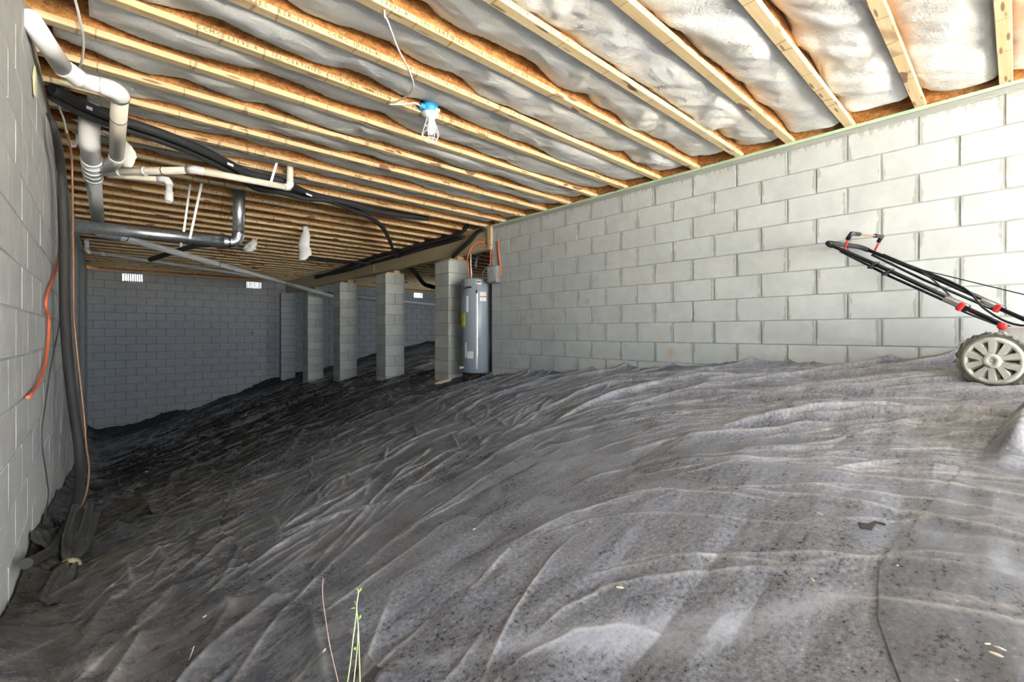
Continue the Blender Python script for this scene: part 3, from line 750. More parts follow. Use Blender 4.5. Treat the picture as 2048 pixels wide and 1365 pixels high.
MB().tube([p-dr.location for p in q], [.031,.031,.020], 16).build('trap_cap', M['pvc'], dr)
E1 = P(640,586,Z=1.0)
pipe_part('elbow', [A2-dirA*.02, A2+dirA*.08, A2.lerp(E1,.045)], .060, M['pvc_old'], dr)
pipe_part('outlet_pipe', [A2.lerp(E1,.03), E1+(E1-A2)*.12], .045, M['pvc_old'], dr)
for t in (.06,.36,.72): mb = MB(); ring(mb, A2.lerp(E1,t)-dr.location, E1-A2, .045, .012, .004); mb.build('marker_band', M['greywire'], dr)
# straps of the drain line
def strap(p, label, mat='steel', w2=.010, lean=(0,0), top=None):
    s = empty('pipe_strap', p); prop(s, label, 'strap', 'metal pipe straps')
    zt = (top if top is not None else ZJ)-p[2]+.02
    Mx = Matrix(((1,0,lean[0]/zt,0),(0,1,lean[1]/zt,0),(0,0,1,0),(0,0,0,1)))
    MB().box((-w2,-.002,0),(w2,.002,zt), Mx).build('band', M[mat], s)
    return s
p = P(538,368,Z=1.395); strap(p+Vector((0,-.034,-.02)), 'bent metal strap holding the cream arm pipe near its elbow', lean=(.05,-.03))
# second pipe further back and the one along the far wall
H0 = P(166,475,Y=10.68); H1 = P(169,503,Y=10.68); H0.x = H1.x = XL+.075; H2 = P(560,560,Y=12.2)
t2 = empty('branch_drain', H1); prop(t2, 'thin pale plastic pipe crossing below the joists further back', 'pipe')
pipe_part('riser', [H0+Vector((0,0,.1)),H1], .034, M['pvc'], t2); pipe_part('elbow', bend(H0,H1,H2,.05), .038, M['pvc'], t2); pipe_part('run', [H1.lerp(H2,.01),H2], .030, M['pvc_old'], t2)
mb = MB(); ring(mb, H1.lerp(H2,.06)-H1, H2-H1, .030, .05, .006); mb.build('coupling', M['pvc'], t2)
K0 = P(578,556,Y=14.85); K1 = P(579,580,Y=14.85); K2 = P(872,610,Y=14.85)
K0.z = 1.5
t3 = empty('wall_drain', K1); prop(t3, 'pale pipe with an elbow running along the back wall behind the piers', 'pipe')
pipe_part('riser', [K0,K1+Vector((0,0,.1))], .045, M['pvc_old'], t3); pipe_part('elbow', [K1+Vector((0,0,.14))]+bend(K0,K1,K2,.12)+[K1.lerp(K2,.03)], .050, M['pvc_old'], t3); pipe_part('run', [K1.lerp(K2,.02),K2+(K2-K1)*.1], .045, M['pvc_old'], t3)
mb = MB(); ring(mb, K1.lerp(K2,.27)-K1, K2-K1, .045, .14, .007); mb.build('coupling', M['pvc'], t3)

# ------------------------------------------------------------------ metal duct
Dz = 1.0; du0 = P(146,452,Y=5.85); du1 = P(476,486,Y=5.85); du0.x = XL+.01
du = empty('metal_duct', du1); prop(du, 'shiny round metal duct coming out of the left wall with an upturned elbow', 'duct')
upd = Vector((du1.x+.015, 5.85, ZJ+.12))
pipe_part('duct_run', [du0, du1-(du1-du0).normalized()*.07], .058, M['galv'], du, 28)
k = [du1-(du1-du0).normalized()*.14]+bend(du0,du1,upd,.09,4)+[du1+Vector((.002,0,.11))]
MB().tube([p-du1 for p in k], .061, 20, smooth=False).build('elbow', M['galv'], du)
pipe_part('duct_riser', [du1+Vector((.002,0,.09)), upd], .058, M['galv'], du, 28)
for a_, d_ in ((du1-(du1-du0).normalized()*.09, du1-du0),(du1+Vector((.002,0,.11)),(0,0,1))):
    mb = MB(); ring(mb, a_-du1, d_, .061, .02, .004); mb.build('seam_band', M['chrome'], du)
ps = P(378,474,Y=5.85); s1 = strap(Vector((ps.x,5.79,ps.z-.03)), 'pale perforated strap carrying the metal duct', 'white', .011, (.10,-.05))
ps = P(366,474,Y=5.95); strap(Vector((ps.x,5.92,ps.z+.02)), 'dull metal strap behind the metal duct', 'steel', .010, (.06,.0))
ps = P(362,506,Y=9.3); strap(Vector((ps.x,9.3,P(362,512,Y=9.3).z)), 'far metal strap on the long outlet pipe', 'steel', .014)

# ------------------------------------------------------------------ black insulated lines
def cable(name, pts, r, mat, label, cat='cable', group=None, n=10, k=6, sub=None):
    pts = [Vector(p) for p in pts]; c = pts[0].copy(); o = MB().tube([p-c for p in spline(pts,k)], r, n).build(name, M[mat], None, c)
    return prop(o, label, cat, group)
Z_ = 1.50
lineA = [P(105,178,Z=1.50),P(170,212,Z=1.49),P(240,240,Z=1.48),P(330,270,Z=1.48),P(420,308,Z=1.48),P(500,348,Z=1.47),P(560,362,Z=1.47),P(620,388,Z=1.48),P(690,405,Z=1.50),P(760,424,Z=1.53),P(855,437,Z=1.58)]
lineA[0].x = XL+.04
a1 = cable('insulated_line', lineA, .034, 'rubber', 'thick black insulated line slung under the joists, upper of the pair', 'insulated pipe', 'black insulated lines')
lineB = [p+Vector((-.03,.07,-.02)) for p in lineA[:5]]+[P(468,348,Z=1.45),P(512,376,Z=1.44),P(560,384,Z=1.44),P(610,396,Z=1.45),P(660,402,Z=1.47),P(730,430,Z=1.49),P(762,452,Z=1.50),P(778,478,Z=1.48),P(790,508,Z=1.42),P(800,514,Z=1.45)]
lineB[0].x = XL+.04
b1 = cable('insulated_line', lineB, .030, 'rubber', 'thick black insulated line drooping lower and bending over to the girder', 'insulated pipe', 'black insulated lines')
for px, py, zz in ((173,218,1.45),(453,329,1.44),(610,389,1.44)):
    p = P(px,py,Z=zz); d = P(px+12,py+5,Z=zz)-p
    q = MB().box((0,-.001,-.010),(d.length,.001,.010), Matrix.Translation(p+Vector((0,-.035,0))) @ d.to_track_quat('X','Z').to_matrix().to_4x4()).build('paper_tag', M['paper']); prop(q, {173:'white paper tag on the black line beside the left wall',453:'white paper tag halfway along the black line',610:'white paper tag where the black lines cross'}[px], 'tag')
bx = GX0-.05
cable('insulated_line', [P(632,556,X=bx),P(665,545,X=bx),P(715,526,X=bx-.02),P(770,508,X=bx-.03),P(800,503,X=bx-.02),P(850,487,X=bx-.02),P(905,473,X=bx-.02),P(920,466,X=bx-.03),P(935,452,X=bx-.05)], .036, 'rubber', 'upper black line tied along the girder', 'insulated pipe', 'black insulated lines')
cable('insulated_line', [P(630,553,X=bx),P(680,545,X=bx),P(735,529,X=bx),P(790,514,X=bx),P(850,496,X=bx),P(900,483,X=bx),P(928,474,X=bx)], .030, 'rubber', 'lower black line tied along the girder', 'insulated pipe', 'black insulated lines')
cable('insulated_line', [P(968,459,X=GX0-.05),P(955,465,X=GX0-.05),P(940,482,X=GX0-.035),P(920,501,X=GX0-.035),P(906,514,X=GX0-.02)], .032, 'rubber', 'short black line crossing the girder face above the nearest pier', 'insulated pipe', 'black insulated lines')
cable('insulated_line', [P(818,531,X=4.5),P(835,552,X=4.55),P(848,568,X=4.6),P(862,573,X=4.7),P(880,577,X=5.0),P(900,577,X=5.3)], .040, 'rubber', 'black line dipping behind the girder between two piers', 'insulated pipe', 'black insulated lines')
cable('insulated_line', [P(300,520,Y=9.0),P(345,505,Y=8.6),P(390,492,Y=8.2),P(420,490,Y=8.1)], .035, 'rubber', 'black line end crossing the pale pipes at the back left', 'insulated pipe', 'black insulated lines')
cable('insulated_line', [P(620,515,Z=1.5),P(660,521,Z=1.48),P(700,524,Z=1.46),P(740,528,Z=1.42)], .03, 'rubber', 'thin black line reaching the girder from the left', 'insulated pipe', 'black insulated lines')
# line down the left wall
xw = XL+.06
lw = [P(97,228,X=xw-.03),P(110,262,X=xw),P(122,340,X=xw+.0),P(128,460,Y=4.5),P(129,560,Y=4.5),P(131,650,Y=4.55),P(138,740,Y=4.6),P(149,830,Y=4.6),P(158,895,Y=4.6),P(160,960,Y=4.45),P(147,1030,Y=4.0),P(112,1090,Y=3.4),P(80,1115,Y=2.95),P(52,1128,Y=2.6)]
lr = [.012,.018,.026]+[.030]*8+[.026,.022,.020]; nlw = (len(lw)-1)*8+1
cable('insulated_line', lw, list(np.interp(np.linspace(0,len(lw)-1,nlw), range(len(lw)), lr)), 'rubber_dusty', 'dusty black insulated line hanging down the left wall, its cut end curling forward', 'insulated pipe', 'black insulated lines', 14, 8)
cable('copper_wire', [p+Vector((.045,.0,.01)) for p in [P(114,262,X=xw),P(127,330,X=xw)]+lw[4:6]]+[lw[7]+Vector((.05,-.02,0)),P(172,890,Y=4.55),P(178,940,Y=4.4),P(168,1000,Y=4.2),P(120,1078,Y=3.45),P(85,1106,Y=3.0)], .006, 'copper', 'thin copper coloured wire looping off the black wall line', 'wire', n=6)
xw = XL+.018
cable('orange_cable', [P(110,300,X=xw),P(122,400,X=xw),P(124,470,X=xw),P(112,540,X=xw),P(92,600,X=xw),P(98,645,X=xw),P(92,720,X=xw),P(75,770,X=xw),P(56,795,X=xw)], .008, 'orange', 'bright orange cable hanging loose on the left wall', 'cable')
cable('loose_wire', [P(112,340,X=xw+.03),P(120,440,X=xw+.02),P(125,560,X=xw),P(120,640,X=xw),P(104,720,X=xw),P(92,800,X=xw),P(84,880,X=xw),P(94,960,X=xw),P(96,1000,X=xw),P(75,1095,X=xw)], .004, 'greywire', 'thin grey wire trailing down the left wall', 'wire', n=6)
cable('ceiling_wire', [P(148,-10,Z=1.60),P(160,40,Z=1.55),P(167,85,Z=1.53),P(163,125,Z=1.52),P(154,142,Z=1.52)], .006, 'wirewhite', 'white wire dropping past the drain elbow at the upper left', 'wire', n=8)
cable('ceiling_wire', [P(113,180,Z=1.53),P(117,210,Z=1.5),P(128,240,Z=1.46),P(134,270,Z=1.42),P(142,290,Z=1.38),P(148,293,Z=1.38)], .006, 'wirewhite', 'pale wire hanging by the left wall below the black line', 'wire', n=8)

# ------------------------------------------------------------------ caged work lamp on a joist
ly_ = JY0+7*JP; lp = P(856,238,Y=ly_-.03); lp.z = ZJ-.012
la = empty('caged_lamp', (lp.x, ly_-.06, ZJ)); prop(la, 'unlit white caged bulb under a blue junction box on a joist', 'lamp')
mb = MB().lathe([(.0,.075),(.050,.075),(.054,.068),(.054,.0),(.0,.0)], 20); mb.box((-.085,-.02,.01),(-.05,.02,.04)); mb.build('junction_box', M['blue'], la)
MB().box((.012,-.058,.004),(.045,-.052,.026)).build('box_label', M['paper'], la)
MB().lathe([(.0,0),(.062,0),(.064,-.010),(.050,-.024),(.030,-.034),(.027,-.058),(.0,-.058)], 24).build('lamp_holder', M['white'], la)
MB().lathe([(.0,-.05),(.017,-.055),(.020,-.075),(.030,-.105),(.031,-.125),(.022,-.148),(.0,-.156)], 18).build('bulb', M['bulb'], la)
prof = [(.030,-.040),(.036,-.07),(.052,-.115),(.060,-.145),(.058,-.170),(.040,-.195),(.012,-.205)]
cage = empty('cage', (0,0,0)); cage.parent = la
mb = MB()
for i in range(8):
    t = 2*math.pi*i/8; mb.tube(spline([(r_*math.cos(t), r_*math.sin(t), z) for r_,z in prof],3), .0028, 6)
for r_, z in ((.050,-.108),(.0605,-.148),(.047,-.188),(.013,-.204)):
    mb.tube([(r_*math.cos(2*math.pi*i/24), r_*math.sin(2*math.pi*i/24), z) for i in range(25)], .0028, 6, cap=False)
bpy.data.objects.remove(cage); mb.build('cage', M['white'], la)
cable('lamp_wire', [P(766,-20,Z=1.62),P(769,30,Z=1.555),P(775,42,Z=1.545),P(795,95,Z=1.53),P(815,135,Z=1.53),P(826,165,Z=1.53),P(822,185,Z=1.53),P(800,200,Z=1.55),P(778,208,Z=1.56),P(808,209,Z=1.565),P(828,206,Z=1.58),P(840,212,Z=1.585),P(846,222,Z=1.60)], .0055, 'wirewhite', 'white wire drooping from the ceiling to the caged lamp', 'wire', n=8)

# ------------------------------------------------------------------ water heater
hx, hy = 4.225, 5.49; hz0, hz1 = -.60, .80; hr = .235
wh = empty('water_heater', (hx,hy,hz0)); prop(wh, 'tall grey cylindrical water heater standing between block wall and pier', 'water heater')
Hh = hz1-hz0
MB().lathe([(0,0),(hr-.01,0),(hr,.012),(hr,Hh-.02),(hr-.008,Hh-.004),(hr-.03,Hh),(.0,Hh+.006)], 48).build('tank', M['heater'], wh)
ca = math.atan2(-hy, -hx)                                          # towards the viewer's doorway
def on_tank(name, ang, z, wd, ht, mat, out=.003, parent=wh):
    mb = MB(); n = max(2,int(wd/.02)); a0 = ca+ang; V=[]; da = wd/hr
    for r_ in (hr-.002, hr+out):
        for zz in (z-ht/2, z+ht/2):
            for i in range(n+1):
                t = a0-da/2+da*i/n; V.append((r_*math.cos(t), r_*math.sin(t), zz-hz0))
    m = n+1; Fs = []
    for i in range(n):
        Fs += [(2*m+i,2*m+i+1,3*m+i+1,3*m+i),(i,2*m+i,2*m+i+1,i+1)[::-1],(m+i,m+i+1,3*m+i+1,3*m+i)[::-1]]
    Fs += [(0,m,3*m,2*m),(n,2*m+n,3*m+n,m+n)]
    mb.add(V, Fs); return mb.build(name, mat, parent)
on_tank('vertical_seam', -.015, .03, .012, 1.14, M['paper'], .006)
on_tank('vertical_seam', .055, .04, .008, 1.16, M['chrome'], .006)
lb = on_tank('warning_label', .42, .53, .105, .135, M['paper']); on_tank('label_band', .42, .53, .105, .012, M['red'], .0045, lb)
lg = on_tank('maker_plate', .14, .735, .075, .052, M['paper']); on_tank('plate_mark', .14, .743, .06, .022, M['blackplastic'], .0045, lg)
on_tank('plate_mark', .19, .743, .012, .02, M['red'], .006, lg)
on_tank('energy_label', -1.05, .185, .10, .205, M['yellow'], .006)
on_tank('access_panel', -.85, .42, .10, .24, M['heater'], .02); on_tank('panel_edge', -.62, .42, .03, .23, M['paper'], .012)
on_tank('rating_label', -.42, -.33, .10, .105, M['paper']); on_tank('rating_label', -.75, -.26, .035, .22, M['paper'])
on_tank('seam_clip', .0, .60, .03, .05, M['blackplastic'], .01)
va = ca-.62; vd = Vector((math.cos(va),math.sin(va),0)); v0 = vd*hr+Vector((0,0,.66-hz0)); vt = Vector((-vd.y,vd.x,0))
mb = MB(); mb.tube([v0, v0+vd*.05], .018, 12); mb.tube([v0+vd*.05+vt*-.03, v0+vd*.05+vt*.03], .016, 12); valve = mb.build('relief_valve', M['chrome'], wh)
MB().tube([v0+vd*.055+vt*.03, v0+vd*.06+vt*.11], .014, 10).build('valve_lever', M['blackplastic'], valve)
va = ca-1.0; vd = Vector((math.cos(va),math.sin(va),0)); v0 = vd*hr+Vector((0,0,.08))
MB().tube([v0, v0+vd*.05], .016, 10).tube([v0+vd*.045, v0+vd*.055], .024, 10).build('drain_valve', M['white'], wh)
for t in (.4,2.5,4.6): MB().box((-.03+.17*math.cos(t),-.03+.17*math.sin(t),-.14),(.03+.17*math.cos(t),.03+.17*math.sin(t),.0)).build('foot', M['blackplastic'], wh)
MB().tube([(x+.0,y,z) for x,y,z in spline([(-.04,.08,Hh-.01),(-.04,.08,Hh+.12),(-.02,.12,Hh+.25),(.04,.2,Hh+.5)],6)], .012, 8).build('supply_pipe', M['wirewhite'], wh)
cable('supply_hose', [P(951,535,Y=5.62),P(953,522,Y=5.66),P(958,508,Y=5.75),P(963,496,Y=5.9),P(965,485,Y=6.1)], .022, 'boxgrey', 'grey hose rising from the water heater behind the girder', 'hose')
cable('heater_wire', [P(963,560,Y=5.50),P(965,549,Y=5.45),P(970,540,Y=5.36),P(979,529,Y=5.22)], .009, 'wirewhite', 'short white cable curving from the heater top', 'wire')
cable('orange_cable', [P(938,558,Y=5.55),P(936,525,Y=5.5),P(935,516,Y=5.4),P(943,495,Y=5.25),P(955,485,Y=5.15),P(968,485,X=GX0-.012),P(977,490,X=GX0-.012),P(981,500,Y=5.14),P(981,530,Y=5.13),P(979,548,Y=5.13),P(980,559,Y=5.2)], .011, 'orange', 'orange cable arching over the water heater', 'cable', k=8)
cable('orange_cable', [P(996,482,X=XR-.012),P(997,500,X=XR-.012),P(999,520,X=XR-.014),P(1001,540,X=XR-.014),P(998,558,X=XR-.03)], .011, 'orange', 'orange cable running down the wall corner into the grey box', 'cable')
cable('orange_cable', [P(911,481,X=GX0-.02),P(928,476,X=GX0-.02),P(941,472,X=GX0-.02),P(948,467,X=GX0-.02)], .010, 'orange', 'orange cable lying along the girder top', 'cable')
eb0 = P(980,566,X=XR-.02); 
eb = empty('disconnect_box', (XR-.05, 5.02, .81)); prop(eb, 'small grey electrical box on the wall corner beside the heater', 'electrical box')
MB().bbox((-.04,-.10,-.10),(.048,.10,.14),.006).build('enclosure', M['boxgrey'], eb); MB().bbox((-.046,-.085,-.08),(-.040,.085,.13),.003).build('cover', M['ltgrey'], eb)
MB().tube([(-.05,-.02,.05),(-.05,-.02,.09)], .006, 8).build('handle', M['steel'], eb)
# wooden block end of the girder
prop(MB().bbox((GX0-.022,YE-.02,GZ0-.02),(GX0-.002,YE+.06,GZ1),.003).build('girder_cleat', M['lumber']), 'orange brown board fixed to the near end of the girder', 'board')

# ------------------------------------------------------------------ lawn mower
mo = empty('push_mower', (3.45,.077,-.295), -R(18)); prop(mo, 'muddy walk-behind mower with long black handle against the block wall', 'lawn mower')
WR = .147
def wheel(x, y, side, r=WR):
    """wheel with its axle along x; side = -1 looks to -x"""
    wo = MB(); Mx = frame((x,y,r), (side,0,0), (0,0,1)); w2 = .028
    n = 60; V=[]; prof_ = [(r-.034,-w2),(r-.008,-w2),(r,-w2+.008),(r,w2-.008),(r-.008,w2),(r-.034,w2)]
    rr = random.Random(3)
    for rad, z in prof_:
        for k_ in range(n):
            t = 2*math.pi*k_/n; q = rad+((.004 if k_%2 else -.002)+rr.uniform(-.003,.004))*(1 if rad > r-.02 else 0); V.append(Mx @ Vector((q*math.cos(t),q*math.sin(t),z)))
    wo.add(V, [(i*n+k_, i*n+(k_+1)%n, (i+1)*n+(k_+1)%n, (i+1)*n+k_) for i in range(5) for k_ in range(n)], False)
    tyre = wo.build('wheel', M['tyre'], mo)
    MB().lathe([(r-.036,-w2),(r-.036,w2-.004),(r-.022,w2+.004),(r-.046,w2+.001),(r-.05,w2-.008),(r-.05,-w2)], 60, Mx).build('rim', M['rim'], tyre)
    sp = MB()
    for i in range(5):
        t = 2*math.pi*i/5+R(90)
        for dt, w0, w1 in ((-.24,.016,.025),(.24,.016,.025)):
            c0, s0 = math.cos(t+dt*.55), math.sin(t+dt*.55); c1, s1 = math.cos(t+dt*1.35), math.sin(t+dt*1.35)
            a_ = Vector((c0*.028,s0*.028,0)); b_ = Vector((c1*(r-.044),s1*(r-.044),0)); nn = Vector((-(b_-a_).y,(b_-a_).x,0)).normalized()
            V = [a_-nn*w0, a_+nn*w0, b_+nn*w1, b_-nn*w1]; V2 = [a_-nn*w0*.6, a_+nn*w0*.6, b_+nn*w1*.6, b_-nn*w1*.6]
            sp.add([Mx @ (p+Vector((0,0,w2-.026))) for p in V]+[Mx @ (p+Vector((0,0,w2+.003))) for p in V2], [(3,2,1,0),(4,5,6,7),(0,1,5,4),(1,2,6,5),(2,3,7,6),(3,0,4,7)])
    sp.build('spokes', M['rim'], tyre)
    MB().lathe([(.040,w2-.02),(.038,w2+.004),(.030,w2+.010),(.014,w2+.011),(.012,w2+.005),(.006,w2+.005),(.0,w2+.014)], 24, Mx).build('hub', M['rim'], tyre)
    MB().lathe([(r-.05,-.02),(.0,-.018)], 30, Mx).build('inner_disc', M['mud'], tyre)
    return tyre
wheel(0,0,-1); wheel(.50,.0,1)
for xx in (.02,.48): wheel(xx,-.62,-1 if xx < .1 else 1, .11)
# deck
dk = MB(); prof_ = []
out = [(.06,.06),(.44,.06),(.47,-.1),(.47,-.55),(.36,-.72),(.14,-.72),(.03,-.55),(.03,-.1)]
dk.poly(out, .11, Matrix.Translation((0,0,.09))); dk.build('deck', M['red'], mo)
dk = MB(); dk.poly([(.25+(x-.25)*.8, -.33+(y+.33)*.8) for x,y in out], .04, Matrix.Translation((0,0,.20))); dk.build('deck_top', M['blackplastic'], mo)
MB().lathe([(0,.24),(.15,.24),(.155,.34),(.13,.38),(.0,.39)], 28, Matrix.Translation((.25,-.33,0))).build('engine', M['blackplastic'], mo)
MB().bbox((.06,-.02,.19),(.44,.10,.24),.01).build('rear_shield', M['blackplastic'], mo)
HB = lambda x, y: Vector((x, y, .315+.663*(y+.04)))
r_t = .0125
for x in (.05,.47):
    MB().tube([HB(x,-.06)+Vector((0,0,-.06)), HB(x,-.04), HB(x,.19)], r_t, 10).build('lower_handle', M['black'], mo)
    MB().bbox((x-.016,-.10,.22),(x+.016,-.0,.325),.006).build('bracket', M['ltgrey'], mo)
    kb = Matrix.Translation(HB(x-.028,.0)); MB().lathe([(0,-.010),(.018,-.010),(.020,-.004),(.020,.004),(.014,.010),(.0,.010)], 9, frame(HB(x-.03,-.02),(-1,0,0))).build('knob', M['red'], mo)
    MB().bbox((-.010,-.045,-.014),(.010,.045,.014),.004, Matrix.Translation(HB(x-.014,.185)) @ Matrix.Rotation(math.atan(.663),4,'X')).build('clamp', M['chrome'], mo)
    MB().bbox((-.010,-.013,-.024),(.010,.013,.024),.005, Matrix.Translation(HB(x-.030,.145)) @ Matrix.Rotation(math.atan(.663),4,'X')).build('lever', M['red'], mo)
E_ = .885
upper = [HB(.05,.12)+Vector((0,0,.012)), HB(.05,.5)+Vector((0,0,.012))]+bend(HB(.05,.5)+Vector((0,0,.012)), HB(.05,E_), HB(.47,E_), .06)+bend(HB(.05,E_), HB(.47,E_), HB(.47,.5)+Vector((0,0,.012)), .06)+[HB(.47,.5)+Vector((0,0,.012)), HB(.47,.12)+Vector((0,0,.012))]
MB().tube(upper, r_t, 10).build('upper_handle', M['black'], mo)
MB().tube(bend(HB(.05,.80), HB(.05,E_), HB(.47,E_), .06)+bend(HB(.05,E_), HB(.47,E_), HB(.47,.80), .06), .017, 10).build('grip', M['rubber'], mo)
# second pair of rails: control rods under the bars
for x, o_ in ((.075,-.028),(.445,-.028)):
    MB().tube([HB(x,.14)+Vector((0,0,o_*.6)), HB(x,.5)+Vector((0,0,o_)), HB(x,.80)+Vector((0,0,o_*.6))], .008, 8).build('brace_rod', M['black'], mo)
for y in (.50,.58): MB().bbox((-.03,-.006,-.03),(.02,.006,.03),.003, Matrix.Translation(HB(.05,y)) @ Matrix.Rotation(math.atan(.663)+R(20),4,'X')).build('cable_clip', M['blackplastic'], mo)
nb = Vector((0,-.55,.83))
ba = HB(.05,.765); bb = HB(.47,.80)
MB().tube([ba, ba+nb*.13+Vector((0,.02,0))], .007, 8).build('bail_arm', M['red'], mo)
MB().tube([bb, bb+nb*.13+Vector((0,.02,0))], .007, 8).build('bail_arm', M['red'], mo)
pa_, pb_ = ba+nb*.13+Vector((0,.02,0)), bb+nb*.13+Vector((0,.02,0))
MB().tube([pa_-nb*.045, pa_, pa_.lerp(pb_,.25)], .014, 10).build('bail_grip', M['blackplastic'], mo)
MB().tube([pb_-nb*.045, pb_, pb_.lerp(pa_,.25)], .014, 10).build('bail_grip', M['blackplastic'], mo)
MB().tube([pa_.lerp(pb_,.22), pa_.lerp(pb_,.78)], .006, 8).build('bail_bar', M['copper'], mo)
MB().tube([HB(.46,.56)+Vector((-.02,0,.02)), Vector((.34,-.15,.44)), Vector((.28,-.30,.40))], .0035, 6).build('starter_rope', M['blackplastic'], mo)
MB().tube(spline([HB(.47,.78)+Vector((0,0,.0)), HB(.47,.55)+Vector((0,0,.025)), HB(.46,.3)+Vector((0,0,.03)), HB(.40,.18)+Vector((0,0,-.03)), HB(.35,.02)+Vector((0,0,-.02)), (.3,-.2,.36)],6), .006, 8).build('control_cable', M['blackplastic'], mo)
MB().tube(spline([HB(.47,.74)+Vector((0,0,.02)), HB(.44,.5)+Vector((0,0,.02)), HB(.2,.24)+Vector((0,0,-.02)), HB(.07,.17)+Vector((0,0,-.03)), HB(.10,.0)+Vector((0,0,-.02))],6), .005, 8).build('control_cable', M['blackplastic'], mo)
# caked clippings on the tyre
rr = random.Random(5)
mb = MB()
for i in range(220):
    t = rr.uniform(0,2*math.pi); x = rr.uniform(-.03,.03); ra = WR+rr.uniform(-.012,.004); c = Vector((x, ra*math.cos(t), WR+ra*math.sin(t)))
    if c.z < .01: continue
    s_ = rr.uniform(.006,.014); V = [c+Vector((rr.uniform(-1,1),rr.uniform(-1,1),rr.uniform(-1,1)))*s_ for _ in range(4)]; mb.add(V, [(0,1,2),(0,2,3),(0,3,1),(1,3,2)])
prop(mb.build('clippings', M['mud'], mo), kind='stuff')

# ------------------------------------------------------------------ small things
def chunk(name, p, size, mat, label, cat, seed=1, group=None):
    r_ = random.Random(seed); mb = MB(); V = []; rings = [(-1,.55),(-.5,.95),(0,1),(.5,.85),(1,.4)]; n = 9
    for z, q in rings:
        for k_ in range(n):
            t = 2*math.pi*k_/n; f = q*r_.uniform(.8,1.15); V.append((f*math.cos(t)*size[0], f*math.sin(t)*size[1], z*size[2]))
    Fs = [(i*n+k_, i*n+(k_+1)%n, (i+1)*n+(k_+1)%n, (i+1)*n+k_) for i in range(4) for k_ in range(n)]+[tuple(reversed(range(n))), tuple(range(4*n,5*n))]
    mb.add(V, Fs); o = mb.build(name, M[mat], None, p); return prop(o, label, cat, group)
p = P(886,760,Z=-.70)
ck = MB().poly([(-.13,-.03),(.06,-.05),(.14,.0),(.11,.07),(-.02,.05)], .055).build('wood_offcut', M['rock'], None, (p.x,p.y,gz_at(p.x,p.y)+.005)); ck.rotation_euler = (R(6),R(-14),R(-12)); prop(ck, 'tan wedge of wood lying by the nearest pier', 'offcut')
# hanging scraps of insulation
def scrap(name, pts, wd, label, mat='insul'):
    pts = [Vector(q) for q in pts]; c = pts[0].copy(); sp = spline([q-c for q in pts], 6); mb = MB(); r_ = random.Random(len(label))
    V = []; n = 10; lat = Vector((math.cos(YAW),-math.sin(YAW),0)); dep = Vector((lat.y,-lat.x,0))
    for i, q in enumerate(sp):
        t = i/(len(sp)-1); w_ = wd*np.interp(t, [0,.12,.35,.8,1], [.45,.40,.75,1,.5])
        for k_ in range(n):
            a_ = 2*math.pi*k_/n; V.append(q+lat*math.cos(a_)*w_*r_.uniform(.85,1.1)+dep*math.sin(a_)*w_*.35*r_.uniform(.8,1.2))
    Fs = [(i*n+k_, i*n+(k_+1)%n, (i+1)*n+(k_+1)%n, (i+1)*n+k_) for i in range(len(sp)-1) for k_ in range(n)]+[tuple(reversed(range(n))), tuple(range((len(sp)-1)*n,len(sp)*n))]
    mb.add(V, Fs, True); return prop(mb.build(name, M[mat], None, c), label, 'insulation')
q = P(611,452,Z=1.62); sy = q.y
scrap('insulation_scrap', [P(611,452,Y=sy),P(611,468,Y=sy),P(608,490,Y=sy),P(611,505,Y=sy),P(604,521,Y=sy)], .105, 'limp white insulation scrap hanging down left of the girder')
q = P(508,476,Z=1.58); sy = q.y
scrap('insulation_scrap', [P(510,478,Y=sy),P(505,487,Y=sy),P(500,494,Y=sy),P(497,504,Y=sy)], .12, 'small curled insulation scrap beside the metal duct elbow')
q = P(225,262,Z=1.57); sy = q.y
scrap('insulation_scrap', [P(205,262,Y=sy),P(222,272,Y=sy),P(245,285,Y=sy),P(258,310,Y=sy),P(256,335,Y=sy)], .06, 'fluffy insulation tuft hanging behind the vertical drain branch')
scrap('insulation_scrap', [P(150,240,Y=sy-.1),P(170,245,Y=sy-.1),P(195,252,Y=sy-.1)], .07, 'fluffy insulation tuft stuffed above the ribbed drain fitting')
scrap('insulation_scrap', [P(153,268,Y=sy+.3),P(154,282,Y=sy+.3),P(146,295,Y=sy+.3),P(138,288,Y=sy+.3)], .022, 'small curl of insulation by the left wall')
# foam blobs at the top of the left wall
q = P(70,165,X=XL+.01); chunk('foam_patch', q, (.008,.06,.08), 'foam', 'pale yellow foam patch at the top of the left wall', 'foam', 4)
q = P(138,168,Z=1.55); chunk('foam_patch', q, (.05,.012,.012), 'foam', 'thin smear of yellow foam on a joist near the drain elbow', 'foam', 9)
